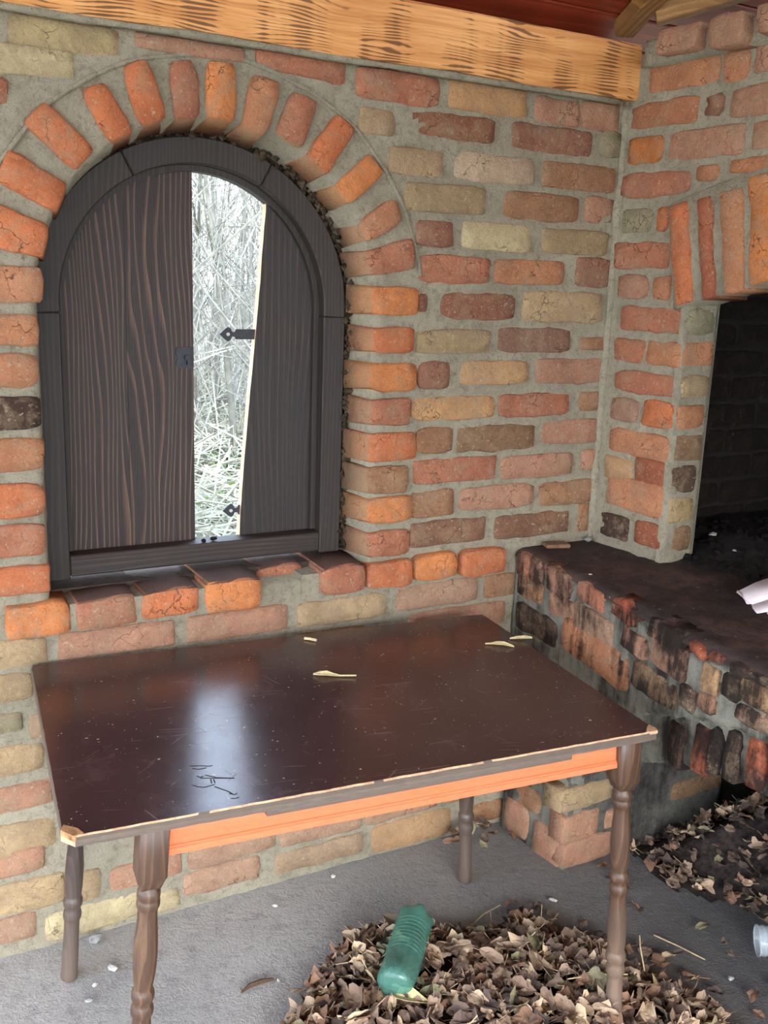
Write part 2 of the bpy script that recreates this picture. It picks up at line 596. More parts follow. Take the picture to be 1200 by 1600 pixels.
def _beam():
    k = NT('beam_timber')
    co = k.coord('Object')
    big = k.noise(k.coord('Object', (1.2, 1, 2)), 3, 3, 0.6)
    c = k.ramp(big, [(0.3, lin(204, 142, 82)), (0.7, lin(226, 168, 106))])
    gr = k.noise(k.coord('Object', (2.5, 30, 60)), 1, 5, 0.6, 0.6)
    c = k.mix(k.ramp(gr, [(0.40, 0.55), (0.58, 0.0)]), c, lin(176, 108, 52))
    # dark saw weals, in patches
    s = k.n('ShaderNodeSeparateXYZ')
    k.l(co, s.inputs[0])
    wob = k.noise(k.coord('Object', (3, 1, 14)), 1, 2, 0.5)
    ph = k.math('ADD', k.math('MULTIPLY', s.outputs['Z'], 108.0), k.math('MULTIPLY', wob, 7.0))
    weal = k.math('PINGPONG', ph, 0.5)
    pat = k.noise(k.coord('Object', (8.5, 1, 2.6)), 1, 3, 0.55)
    lim = k.ramp(pat, [(0.44, 0.0), (0.62, 0.34)])
    f = k.math('MULTIPLY', k.math('SUBTRACT', lim, weal, clamp=True), 9.0, clamp=True)
    f = k.math('MULTIPLY', f, 0.85)
    c = k.mix(f, c, lin(92, 62, 40))
    k.color(c)
    k.rough(0.7)
    k.bump(k.math('ADD', weal, gr), 0.5, 0.003)
    return k.mat


M_BEAM = _beam()
M_RAFT = mat_grain('rafter_timber', (122, 86, 48), (170, 120, 66), 'Y', 60, 6, (6, .6), 0.6, tint=(92, 68, 42))
M_RAFT2 = mat_grain('plate_timber', (150, 110, 66), (182, 136, 84), 'X', 50, 6, (6, .6), 0.6, tint=(116, 86, 56))
M_BOARD = mat_grain('ceiling_board', (132, 50, 28), (160, 66, 38), 'X', 60, 6, (6, .5), 0.45, tint=(110, 42, 26))
M_ROOF = mat_plain('roof_sheet', (90, 60, 50), 0.8)

LEAFC = [(150, 126, 104), (124, 101, 84), (98, 80, 69), (174, 149, 122), (136, 103, 80), (76, 63, 56), (198, 172, 138), (128, 120, 90)]
M_LEAF = []
for _i, _c in enumerate(LEAFC):
    _k = NT('dry_leaf_%d' % _i)
    _co = _k.coord('Object', rnd=True)
    _n = _k.noise(_co, 45, 4, 0.65)
    _cc = lin(*_c)
    _k.color(_k.ramp(_n, [(0.3, tuple(x * .65 for x in _cc[:3]) + (1,)), (0.7, tuple(x * 1.2 for x in _cc[:3]) + (1,))]))
    _k.rough(0.75)
    M_LEAF.append(_k.mat)
M_PALE = mat_plain('pale_dry_leaf', (206, 190, 140), 0.7, 0.2, 0.15, 60)
M_GREENLEAF = mat_plain('grey_green_leaf', (150, 156, 118), 0.7, 0.2, 0.15, 60)
M_STONE = mat_plain('pale_stone', (190, 186, 178), 0.9, 0.2, 0.15, 40, .002)
M_STONE2 = mat_plain('grey_stone', (150, 150, 148), 0.9, 0.2, 0.2, 40, .002)
M_TWIG = mat_plain('dry_twig', (88, 68, 54), 0.9, 0.2, 0.2, 60)
M_STRAW = mat_plain('pale_straw', (196, 174, 132), 0.8, 0.2, 0.15, 60)


def _bottle():
    k = NT('green_plastic')
    co = k.coord('Object')
    k.color(lin(96, 148, 132))
    k.rough(0.16)
    k.bsdf.inputs['Specular IOR Level'].default_value = 0.6
    k.bump(k.noise(co, 30, 3, 0.6), 0.35, 0.004)
    tr = k.n('ShaderNodeBsdfTransparent')
    tr.inputs[0].default_value = lin(186, 220, 208)
    mx = k.n('ShaderNodeMixShader')
    mx.inputs[0].default_value = 0.46
    k.l(tr.outputs[0], mx.inputs[1])
    k.l(k.bsdf.outputs[0], mx.inputs[2])
    k.l(mx.outputs[0], k.out.inputs[0])
    return k.mat


M_BOTTLE = _bottle()


def _clear():
    k = NT('clear_plastic')
    k.color(lin(214, 222, 226))
    k.rough(0.12)
    k.bsdf.inputs['Specular IOR Level'].default_value = 0.7
    tr = k.n('ShaderNodeBsdfTransparent')
    tr.inputs[0].default_value = (0.93, 0.95, 0.96, 1)
    mx = k.n('ShaderNodeMixShader')
    mx.inputs[0].default_value = 0.32
    k.l(tr.outputs[0], mx.inputs[1])
    k.l(k.bsdf.outputs[0], mx.inputs[2])
    k.l(mx.outputs[0], k.out.inputs[0])
    return k.mat


M_CLEAR = _clear()
M_PAPER = mat_plain('white_paper', (226, 214, 214), 0.7, 0.2, 0.05, 15)
M_GROUND = mat_plain('woodland_ground', (140, 132, 108), 0.95, 0.1, 0.3, 3, 0.02)
M_BARK = mat_plain('sapling_bark', (112, 110, 100), 0.9, 0.1, 0.2, 12)
M_TWIGS = mat_plain('thicket_twigs', (134, 132, 122), 0.9, 0.1, 0.25, 3)
M_BRUSH = mat_plain('dry_brush', (168, 164, 144), 0.9, 0.1, 0.2, 3)
M_HERB = mat_plain('green_herb', (96, 134, 44), 0.7, 0.2, 0.25, 20)

# ------------------------------------------------------------------ surveyed masonry, millimetres on each wall face (u0,u1,z0,z1,clay)
WALL = [
 (329,551,2093,2150,'Y2'),(237,454,2037,2090,'Y'),(234,321,1974,2022,'R'),(587,830,2120,2149,'P'),(1111,1347,2079,2149,'R'),(1375,1617,2084,2150,'A'),
 (1647,1786,2079,2142,'P'),(1800,1935,2079,2148,'P'),(1129,1225,2002,2059,'T'),(1269,1519,2010,2067,'U'),(1574,1840,2006,2069,'M'),
 (1877,1948,2011,2078,'G'),(1211,1369,1915,1978,'T'),(1402,1651,1916,1983,'W'),(1683,1940,1918,1983,'N'),(1260,1502,1830,1897,'C'),
 (1563,1814,1829,1897,'N'),(1839,1943,1834,1901,'P'),(1294,1408,1744,1807,'M'),(1438,1660,1743,1812,'Y'),(1698,1928,1745,1808,'C'),
 (1308,1528,1652,1722,'R'),(1545,1779,1659,1721,'O2'),(1827,1949,1655,1735,'M'),(1382,1620,1561,1627,'M2'),(1313,1338,1577,1621,'M'),
 (1648,1927,1558,1638,'T'),(1312,1542,1469,1530,'C'),(1573,1823,1474,1536,'M3'),(1857,1970,1477,1512,'N'),(1318,1421,1377,1447,'M'),
 (1453,1679,1384,1446,'A2'),(1710,1962,1383,1451,'P'),(1307,1570,1290,1351,'A'),(1587,1838,1291,1352,'R'),(1872,1960,1300,1355,'N'),
 (1321,1442,1200,1267,'N'),(1454,1720,1197,1265,'N2'),(1746,1958,1205,1272,'P'),(1319,1586,1115,1179,'R'),(1609,1866,1108,1175,'P'),
 (1896,1960,1119,1178,'P'),(1312,1453,1021,1091,'N'),(1475,1731,1026,1092,'P'),(1751,1959,1020,1089,'N'),(1317,1566,936,1004,'M4'),
 (1602,1872,933,998,'M4'),(1909,1952,927,1012,'N'),(983,1250,748,813,'T'),(1281,1550,755,823,'P2'),(1577,1682,755,821,'N'),(1326,1652,669,738,'P'),
 (374,648,753,817,'P'),(682,953,749,818,'P'),(150,346,753,818,'T'),(79,308,671,735,'T'),(180,283,593,639,'G'),(107,326,484,557,'T'),
 (115,341,390,454,'P'),(135,347,274,353,'T'),(77,314,221,285,'P'),(85,360,115,195,'T'),(388,450,97,180,'T'),(474,658,105,169,'P'),(66,290,36,106,'P2'),
 (314,544,12,86,'Y'),(553,652,10,63,'Y'),(666,876,33,100,'P2'),(925,1200,23,87,'N3'),(1231,1505,6,95,'A2'),(1587,1698,16,77,'N'),
]
JAMB = [
 (1173,1304,1569,1637,'B'),(1180,1301,1472,1535,'O'),(1172,1312,1373,1442,'B'),(1179,1295,1282,1350,'R'),(1175,1317,1186,1258,'O'),
 (1174,1296,1099,1169,'N'),(1177,1314,1019,1083,'B'),(1181,1312,923,990,'R'),(235,369,1581,1655,'P3'),(224,356,1491,1551,'O2'),
 (212,354,1401,1468,'P3'),(207,356,1310,1376,'K'),(208,357,1215,1284,'O2'),(209,354,1111,1183,'O'),(204,352,1021,1089,'R'),(198,355,931,992,'O'),
]
SILL = [
 (1180,1314,838,904,'O',30),(1326,1460,843,913,'B',30),(1479,1629,838,910,'O',30),(262,394,830,902,'B',30),(415,550,831,899,'R',30),
 (566,703,839,903,'O',30),(725,867,831,908,'B',30),(889,1015,834,909,'R',-50),(1042,1167,838,911,'R',30),
]
VOUS = [
 ((314,1892),(286,1824),(406,1767),(434,1827),'O'),((272,1788),(277,1689),(375,1672),(388,1742),'O'),((392,1990),(345,1940),(449,1857),(495,1901),'O'),
 ((517,2042),(460,2017),(523,1918),(579,1948),'O'),((607,2098),(553,2077),(590,1955),(654,1979),'O'),((711,2113),(651,2100),(664,1980),(728,1991),'R'),
 ((807,2109),(745,2113),(740,1995),(804,1990),'B'),((919,2084),(845,2101),(820,1985),(880,1965),'O2'),
 ((1015,2054),(949,2075),(906,1977),(971,1948),'R'),((1116,2004),(1058,2039),(984,1936),(1038,1893),'O'),
 ((1195,1915),(1149,1955),(1061,1872),(1106,1827),'B'),((1255,1801),(1224,1858),(1128,1794),(1153,1739),'P3'),
 ((1298,1685),(1281,1761),(1146,1723),(1165,1661),'R'),
]
WQUAD = [
 ((851,2156),(1083,2152),(1084,2100),(858,2115),'R'),
]
RIGHT = [
 (80,310,2173,2235,'O2'),(325,397,2165,2235,'O2'),(416,495,2176,2240,'P'),(24,254,2086,2145,'O2'),(274,334,2092,2142,'M'),(356,492,2080,2147,'P'),
 (22,150,1994,2061,'B2'),(170,407,1993,2062,'P'),(431,504,2000,2060,'P'),(12,253,1904,1966,'R'),(274,339,1935,1970,'O2'),(378,514,1949,1980,'O2'),
 (26,133,1811,1870,'G'),(153,189,1811,1873,'O'),(8,203,1714,1781,'R'),(29,142,1629,1693,'P'),(161,224,1631,1691,'P3'),(58,285,1543,1606,'R'),
 (41,148,1450,1514,'R'),(160,288,1454,1516,'O2'),(55,286,1367,1424,'R'),(44,150,1283,1342,'W2'),(166,288,1281,1350,'O'),(49,277,1187,1255,'P3'),
 (48,149,1105,1169,'A2'),(163,276,1109,1184,'R3'),(57,278,1024,1117,'P3'),(43,153,929,996,'K'),(181,315,935,1003,'R3'),
]
RARCH = [
 ((216,1871),(272,1883),(323,1626),(267,1619),'O'),((299,1886),(350,1895),(397,1637),(354,1632),'R3'),
 ((373,1900),(438,1910),(483,1659),(423,1651),'O2'),((456,1930),(519,1939),(560,1683),(490,1674),'B2'),
 ((540,1943),(600,1950),(642,1691),(574,1684),'O'),
]
CORN = [
 (163,284,2248,2306,'P'),(321,422,2238,2305,'P'),(461,556,2245,2309,'P'),
]
JREV = [
 (1978,2085,1544,1607,'G'),(1981,2089,1457,1521,'P3'),(1980,2089,1368,1428,'T'),(1975,2082,1281,1347,'O2'),(1965,2085,1193,1263,'N2'),
 (1966,2071,1107,1173,'K2'),(1971,2080,1019,1083,'Y3'),(2012,2075,931,1000,'N2'),
]
HEARTH = [
 (13,81,822,898,'R'),(89,144,831,898,'P'),(162,290,824,892,'P'),(321,454,844,896,'R'),(490,607,859,909,'O3'),(659,789,866,931,'K3'),
 (816,867,882,929,'R4'),(878,917,889,926,'R4'),(940,1061,875,925,'K'),(33,158,767,834,'N'),(202,317,764,824,'P'),(324,507,771,837,'P2'),
 (552,661,801,853,'P'),(680,814,810,880,'P'),(862,914,816,876,'A2'),(916,963,824,875,'K2'),(967,1067,832,884,'A2'),(33,233,667,742,'K2'),
 (273,590,687,779,'O2'),(619,793,726,789,'N2'),(802,847,752,804,'K'),(856,908,771,807,'P'),(963,1074,790,827,'P2'),
]
SOLD = [
 (737,797,582,682,'K3'),(829,877,605,714,'R4'),(880,909,618,728,'K'),(919,959,627,742,'K2'),(983,1030,638,756,'O3'),(1039,1072,650,764,'K3'),
]
PIERF = [
 (1666,1868,192,259,'T'),(1695,1822,82,171,'P'),(1853,1927,94,155,'P'),(1702,1889,0,83,'P'),(2113,2323,126,179,'N2'),
]
PIERL = [
 (2203,2101,9,114,'P'),(2074,1964,-13,100,'P'),(2162,2058,118,187,'N'),
]

YW = 2.244
AR = math.radians(5)
RC = Vector((1.957, YW, 0))                       # room corner, right wall runs from here towards the front
RD = Vector((math.sin(AR), -math.cos(AR), 0))
RN = Vector((-math.cos(AR), -math.sin(AR), 0))
HP = [(1.684, 2.244), (1.662, 1.943), (1.604, 1.634), (1.568, 1.444), (1.567, 1.226), (1.600, 0.9), (1.66, 0.6), (1.74, 0.3)]


def map_back(u, v, w):
    return Vector((u, YW - w, v))


def map_right(u, v, w):
    p = RC + RD * u + RN * w
    return Vector((p.x, p.y, v))


def path_at(s):
    for (x0, y0), (x1, y1) in zip(HP, HP[1:]):
        L = math.hypot(x1 - x0, y1 - y0)
        if s <= L or (x1, y1) == HP[-1]:
            t = s / L
            return x0 + (x1 - x0) * t, y0 + (y1 - y0) * t, (y1 - y0) / L, -(x1 - x0) / L
        s -= L


def hearth_pt(s):
    # smooth the broken line a little
    a = path_at(max(s - .06, 0))
    b = path_at(s + .06)
    c = path_at(s)
    nx, ny = a[2] + b[2], a[3] + b[3]
    L = math.hypot(nx, ny)
    return c[0], c[1], nx / L, ny / L


def map_hearth(u, v, w):
    x, y, nx, ny = hearth_pt(u)
    return Vector((x + nx * w, y + ny * w, v))


def map_pierf(u, v, w):
    return Vector((u, 1.945 - w, v))


def map_pierl(u, v, w):   # u = y, decreasing towards the front
    t = (2.218 - u) / 0.273
    return Vector((1.68 + 0.029 * t - w, u, v))


def map_jamb(u, v, w):
    return Vector((u, 1.955 - w, v))


def map_chamber(u, v, w):
    return Vector((u, 2.2 - w, v))


seed_n = [0]


def brick(quad, mp, col, parent, mat=None, proud=0.006, depth=0.06, rough=1.0, name='brick', reveal=None, back_shift=(0, 0), round_=1.0):
    """quad: four (u,v) corners in order; a lumpy hand-made brick standing `proud` of the joint face.
    reveal = (edge index, back offset) gives that side the mortar-smeared material"""
    seed_n[0] += 1
    sd = seed_n[0] * 3.17
    q = [Vector((a, b, 0)) for a, b in quad]
    Lu = ((q[1] - q[0]).length + (q[2] - q[3]).length) / 2
    Lv = ((q[3] - q[0]).length + (q[2] - q[1]).length) / 2
    bu, bv = min(0.0045 / Lu, .2), min(0.0045 / Lv, .2)
    nu = max(3, int(round(Lu / 0.022)))
    nv = max(2, int(round(Lv / 0.020)))
    us = [0, bu] + [bu + (1 - 2 * bu) * i / (nu - 1) for i in range(1, nu - 1)] + [1 - bu, 1]
    vs = [0, bv] + [bv + (1 - 2 * bv) * i / (nv - 1) for i in range(1, nv - 1)] + [1 - bv, 1]
    NU, NV = len(us), len(vs)
    V, F, MI = [], [], []
    c0 = (q[0] + q[1] + q[2] + q[3]) / 4
    rs = random.Random(int(sd * 100))
    g_ = 0.0028
    q = [p + Vector((g_ * (-1 if k in (0, 3) else 1) * (1 if q[1].x > q[0].x else -1), g_ * (-1 if k < 2 else 1) * (1 if q[3].y > q[0].y else -1), 0)) for k, p in enumerate(q)] if abs(q[1].y - q[0].y) < .004 else q
    round_ *= rs.choice([.6, .8, 1, 1.2, 1.6])
    tilt = (rs.uniform(-.003, .003) * rough, rs.uniform(-.002, .002) * rough)
    for j, t in enumerate(vs):
        for i, s in enumerate(us):
            a, b = 2 * s - 1, 2 * t - 1
            ra = 1 - 0.0055 * round_ / max(Lu, .03) * 2 * abs(b) ** 8
            rb = 1 - 0.0050 * round_ / max(Lv, .03) * 2 * abs(a) ** 12
            s2, t2 = (a * ra + 1) / 2, (b * rb + 1) / 2
            p = (q[0] * (1 - s2) + q[1] * s2) * (1 - t2) + (q[3] * (1 - s2) + q[2] * s2) * t2
            edge = i in (0, NU - 1) or j in (0, NV - 1)
            k1 = 16.0
            wob = 0.0042 * rough * (1.0 if edge else 0.5)
            w2 = 0.0026 * rough if edge else 0.0
            p.x += nz(p.x * k1 + sd, p.y * k1, 1.3) * wob + nz(p.x * 60 + sd, p.y * 60, 2.3) * w2
            p.y += nz(p.x * k1 + sd, p.y * k1, 7.9) * wob + nz(p.x * 60 + sd, p.y * 60, 5.9) * w2
            w = proud + a * tilt[0] + b * tilt[1] + nz(p.x * 14 + sd, p.y * 14, 4.4) * 0.0030 * rough + nz(p.x * 45 + sd, p.y * 45, 9.4) * 0.0016 * rough
            if edge:
                w -= 0.0050
            V.append(mp(p.x, p.y, w))
    for j in range(NV - 1):
        for i in range(NU - 1):
            F.append((j * NU + i, j * NU + i + 1, (j + 1) * NU + i + 1, (j + 1) * NU + i))
            MI.append(0)
    ring = [i for i in range(NU)] + [j * NU + NU - 1 for j in range(1, NV)] + [(NV - 1) * NU + i for i in range(NU - 2, -1, -1)] + [j * NU for j in range(NV - 2, 0, -1)]
    side = [0] * (NU - 1) + [1] * (NV - 1) + [2] * (NU - 1) + [3] * (NV - 1)
    base = len(V)
    for idx in ring:
        j, i = divmod(idx, NU)
        s, t = us[i], vs[j]
        p = (q[0] * (1 - s) + q[1] * s) * (1 - t) + (q[3] * (1 - s) + q[2] * s) * t
        V.append(mp(p.x + back_shift[0], p.y + back_shift[1], -depth))
    n = len(ring)
    for k in range(n):
        F.append((ring[k], ring[(k + 1) % n], base + (k + 1) % n, base + k))
        MI.append(1 if (reveal is not None and side[k] in reveal) else 0)
    F.append(tuple(base + k for k in range(n)))
    MI.append(0)
    m = mat or M_BRICK
    o = mk(name, V, F, [m, M_REVEAL] if reveal else m, parent, True, mats=MI if reveal else None)
    o.color = col
    return o


def R4(t):
    return [(t[0] / 1000, t[2] / 1000), (t[1] / 1000, t[2] / 1000), (t[1] / 1000, t[3] / 1000), (t[0] / 1000, t[3] / 1000)]


def Q4(t):
    return [(a / 1000, b / 1000) for a, b in t[:4]]


def surf(name, mp, u0, u1, v0, v1, step, mat, parent=None, hole=None, amp=0.0042, w0=0.0, freq=22, skirt=None):
    """roughcast sheet in (u,v) with a hole test; skirt gives it thickness along the rim"""
    nu, nv = max(1, int((u1 - u0) / step)), max(1, int((v1 - v0) / step))
    idx = {}
    V, F = [], []

    def vert(i, j):
        if (i, j) not in idx:
            u, v = u0 + (u1 - u0) * i / nu, v0 + (v1 - v0) * j / nv
            w = w0 + amp * nz(u * freq, v * freq, 3.1) + amp * 0.6 * nz(u * freq * 3, v * freq * 3, 8.8)
            idx[(i, j)] = len(V)
            V.append(mp(u, v, w))
        return idx[(i, j)]
    edges = {}
    for j in range(nv):
        for i in range(nu):
            uc, vc = u0 + (u1 - u0) * (i + .5) / nu, v0 + (v1 - v0) * (j + .5) / nv
            if hole and hole(uc, vc):
                continue
            f = (vert(i, j), vert(i + 1, j), vert(i + 1, j + 1), vert(i, j + 1))
            F.append(f)
            if skirt:
                for a, b in zip(((i, j), (i + 1, j), (i + 1, j + 1), (i, j + 1)), ((i + 1, j), (i + 1, j + 1), (i, j + 1), (i, j))):
                    e = (a, b)
                    if (b, a) in edges:
                        del edges[(b, a)]
                    else:
                        edges[e] = 1
    if skirt:
        back = {}
        for (a, b) in edges:
            for p in (a, b):
                if p not in back:
                    u, v = u0 + (u1 - u0) * p[0] / nu, v0 + (v1 - v0) * p[1] / nv
                    back[p] = len(V)
                    V.append(mp(u, v, w0 - skirt))
            F.append((idx[a], idx[b], back[b], back[a]))
    return mk(name, V, F, mat, parent, True)


# ------------------------------------------------------------------ back wall with the arched opening
ACX, ACZ, ARAD = 0.770, 1.582, 0.415


def in_arch(u, v, r=ARAD + 0.012):
    if v < 0.885 or v > ACZ + r:
        return False
    if v < ACZ:
        return abs(u - ACX) < r
    return math.hypot(u - ACX, v - ACZ) < r


wall_back = surf('wall_back', map_back, -0.75, 1.99, -0.02, 2.20, 0.0125, M_MORTAR, None, lambda u, v: in_arch(u, v, ARAD + 0.022), skirt=0.30)
wall_back['kind'] = 'structure'
for t in WALL:
    brick(R4(t), map_back, PAL[t[4]], wall_back, rough=1.9 if t[4] in ('U', 'N2') else 1.15)
for t in WQUAD:
    brick(Q4(t)[::-1], map_back, PAL[t[4]], wall_back, proud=0.008)
for t in JAMB:
    right = t[0] > 1000
    brick(R4(t), map_back, PAL[t[4]], wall_back, proud=0.014, depth=0.098, reveal=(3,) if right else (1,), back_shift=(-0.022, 0) if right else (0.012, 0), rough=1.1)
for t in VOUS:
    q = Q4(t)          # outer0, outer1, inner1, inner0
    cx = sum(p[0] for p in q) / 4
    cz = sum(p[1] for p in q) / 4
    d = Vector((ACX - cx, ACZ - cz, 0)).normalized() * 0.020
    brick(q, map_back, PAL[t[4]], wall_back, proud=0.014, depth=0.098, reveal=(2,), back_shift=(d.x, d.y), rough=1.1)
# smooth mortar lip and reveal lining of the opening
V, F = [], []
rim_ = [(1, 0.885 + (ACZ - .885) * i / 24) for i in range(24)] + [(2, math.radians(a)) for a in range(0, 181, 4)] + [(3, ACZ - (ACZ - .885) * i / 24) for i in range(1, 25)]
prof_ = [(ARAD + .050, -.003), (ARAD + .030, .0015), (ARAD + .006, .001), (ARAD - .002, -.006), (ARAD - .020, -.098), (ARAD - .024, -.13)]
for kk, (kind, t) in enumerate(rim_):
    for q_, (r, w) in enumerate(prof_):
        r = r + .003 * nz(kk * .6, q_, 2)
        w = w + .002 * nz(kk * .5, q_, 7)
        if kind == 1:
            V.append((ACX + r, YW - w, t))
        elif kind == 3:
            V.append((ACX - r, YW - w, t))
        else:
            V.append((ACX + r * math.cos(t), YW - w, ACZ + r * math.sin(t)))
K_ = len(prof_)
for i in range(len(rim_) - 1):
    for k in range(K_ - 1):
        F.append((i * K_ + k, i * K_ + k + 1, i * K_ + K_ + k + 1, i * K_ + K_ + k))
mk('reveal_mortar', V, F, M_MORTAR, wall_back, True)
# hidden courses under the table, laid on the same gauge
occ = [(t[0], t[1], t[2], t[3]) for t in WALL + JAMB] + [t[:4] for t in SILL]
cols = ['P', 'N', 'T', 'R', 'P2', 'A2', 'N3', 'P3']
rb = random.Random(4)
for r, zb in enumerate([20, 108, 197, 286, 378, 469, 560, 662]):
    x = 300 + (r % 2) * 120
    while x < 1560:
        q = (x, x + 248 + rb.randint(-8, 8), zb + rb.randint(-3, 3), zb + 66 + rb.randint(-3, 3))
        if not any(q[0] < o[1] + 8 and q[1] > o[0] - 8 and q[2] < o[3] + 6 and q[3] > o[2] - 6 for o in occ):
            brick(R4(q), map_back, PAL[rb.choice(cols)], wall_back)
        x += 262
# the same bond carried on to the left end of the wall
occ += [(250, 400, 1660, 2000)]
for r in range(23):
    zb = 12 + r * 92.6
    x = -742 + (r % 2) * 124
    lim = 255 if zb > 820 else 70
    while x < lim:
        ln = 246 if x + 246 < lim else 118
        q = (x, x + ln, int(zb) + rb.randint(-3, 3), int(zb) + 68 + rb.randint(-3, 3))
        if x + ln < lim and not any(q[0] < o[1] + 10 and q[1] > o[0] - 10 and q[2] < o[3] + 4 and q[3] > o[2] - 4 for o in occ):
            brick(R4(q), map_back, PAL[rb.choice(cols)], wall_back)
        x += ln + 14
# sill course: headers whose tops run back under the window frame
for t in SILL:
    p = t[5] / 1000
    if 0.40 < t[0] / 1000 < 1.17:
        q = R4(t)
        brick(q, lambda u, v, w, p=p: Vector((u, YW - p - w, v + 0.005 * max(0, min(1, (p + w * -1) / 0.16)) * (1 if v > .87 else 0))), PAL[t[4]], wall_back,
              proud=0.0, depth=0.150 + p, rough=1.2, mat=M_SILLB)
    else:
        brick(R4(t), map_back, PAL[t[4]], wall_back, proud=p, depth=0.06, rough=1.2)
mb = MB()
mb.box((0.77, 2.350, 0.870), (0.83, 0.090, 0.078))
mj = MB()
mj.box((0.633, 2.270, 0.864), (0.47, 0.098, 0.064))
mj.box((1.02, 2.285, 0.864), (0.06, 0.10, 0.062))
mj.build('sill_joint', M_MORTAR, wall_back)['kind'] = 'stuff'
sb = mb.build('sill_mortar', M_SILLM, wall_back)

# cracked ridge of mortar round the outside of the arch ring
mb = MB()
pts = []
for i in range(40):
    a = math.radians(168 - i * 158 / 39)
    rr = 0.553 + 0.006 * nz(i * .4, 0, 2)
    pts.append((ACX + rr * math.cos(a), YW - 0.001, ACZ - 0.01 + rr * math.sin(a)))
mb.tube(pts, [0.0055 + 0.003 * nz(i * .7, 5, 1) for i in range(40)], 6)
mb.build('mortar_ridge', M_MORTAR, wall_back, True)
# mortar fillet in the room corner
mb = MB()
pts = [(1.957 + .004 * nz(i * .5, 1, 1), YW - 0.004, 0.90 + i * 1.26 / 30) for i in range(31)]
mb.tube(pts, [0.014 + 0.007 * nz(i * .45, 9, 1) for i in range(31)], 7)
mb.build('mortar_fillet', M_MORTAR, wall_back, True)

# ------------------------------------------------------------------ right wall: pier, arch, chimney breast
def arch_low(s):    # underside of the arch over the fire opening
    m = 0.93
    return 1.735 - 0.115 * ((s - m) / (m - 0.27)) ** 2


def rw_hole(u, v):
    return 0.292 < u < 1.57 and v < arch_low(min(max(u, .27), 1.59)) + 0.012


wall_right = surf('wall_right', map_right, 0.0, 2.3, 0.88, 2.245, 0.0125, M_MORTAR, None, rw_hole, skirt=0.13)
wall_right['kind'] = 'structure'
for t in RIGHT:
    if t[3] < 1610:
        t = (t[0], min(t[1], 286)) + t[2:]
    brick(R4(t), map_right, PAL[t[4]], wall_right, rough=1.3, mat=M_BRICK)
for t in JREV:
    t = (max(t[0], 1986),) + t[1:]
    brick(R4(t), map_jamb, PAL[t[4]], wall_right, rough=1.5, mat=M_BRICK, proud=0.004, depth=.05)
for t in RARCH:
    q = Q4(t)
    brick([q[3], q[2], q[1], q[0]], map_right, PAL[t[4]], wall_right, proud=0.034, depth=0.10, rough=1.6, round_=0.3)
rb = random.Random(8)
# rest of the arch and courses beyond the frame edge, same bond
for i in range(8):
    s0 = 0.628 + i * 0.084
    lo = arch_low(s0 + .04) - 0.035
    brick([(s0 + .012, lo), (s0 + .078, lo), (s0 + .070, lo + .255), (s0 + .004, lo + .255)], map_right, PAL[rb.choice(['O', 'R3', 'O2', 'B2'])], wall_right, proud=0.04, depth=0.10, rough=1.6)
for r, (z0, z1) in enumerate([(2173, 2237), (2086, 2148), (1993, 2061)]):
    s = 505 + (r % 2) * 60
    while s < 2050:
        brick(R4((s, s + 240, z0, z1)), map_right, PAL[rb.choice(['O2', 'P', 'R', 'P3'])], wall_right)
        s += 262
for t in CORN:
    brick(R4(t), map_right, PAL[t[4]], wall_right, proud=0.075, depth=0.04, rough=1.4)
for i in range(9):
    s = 0.60 + i * 0.15
    brick([(s, 2.245), (s + .11, 2.245), (s + .11, 2.307), (s, 2.307)], map_right, PAL[rb.choice(['P', 'O2', 'R'])], wall_right, proud=0.075, depth=0.04)
surf('cornice_mortar', map_right, 0.085, 2.2, 2.235, 2.300, 0.02, M_MORTAR, wall_right, w0=0.035, skirt=0.16)
# mortar of the proud arch ring
V, F = [], []
N = 60
for i in range(N + 1):
    s = 0.262 + 1.33 * i / N
    lo = 1.612 + (arch_low(s) - 1.62) * 0.98 - 0.004 + .002 * nz(s * 30, 1, 2)
    tilt = 0.055 * (0.93 - s) / 0.66
    for (u, v, w) in ((s, lo, -0.10), (s, lo, 0.025), (s - tilt, lo + 0.268, 0.025 + .002 * nz(s * 20, 4, 4)), (s - tilt, lo + 0.285, -0.01)):
        V.append(map_right(u, v, w))
for i in range(N):
    for k in range(3):
        F.append((i * 4 + k, i * 4 + 4 + k, i * 4 + 5 + k, i * 4 + 1 + k))
F.append((0, 1, 2, 3))
F.append((N * 4, N * 4 + 1, N * 4 + 2, N * 4 + 3))
mk('arch_mortar', V, F, M_MORTAR, wall_right, True)
# mortar face of the jamb
jm = surf('jamb_mortar', map_jamb, 1.975, 2.095, 0.885, 1.63, 0.0125, M_MORTAR, wall_right, skirt=0.02)

# ------------------------------------------------------------------ fireplace: hearth bench, supports, fire chamber
fireplace = empty('brick_hearth', (2.2, 1.4, 0.0), 'sooty brick hearth bench with arched hollow below, in the right corner', 'hearth')


def h_low(s):       # lower edge of the plastered band
    return 0.42 + 0.40 * math.sin(min(max((s - 0.30) / 0.75, 0), 1) * math.pi / 2) ** 0.8 - 0.052


skin = surf('hearth_face', map_hearth, 0.0, 2.0, 0.0, 0.880, 0.0125, M_MORTAR_S, fireplace, lambda u, v: v < h_low(u if u < 1.05 else 2.10 - u), skirt=0.09, amp=0.005)
def h_rise(s):      # the worn bench swells a little mid-way
    return 0.022 * math.exp(-((s - 0.75) / 0.35) ** 2)


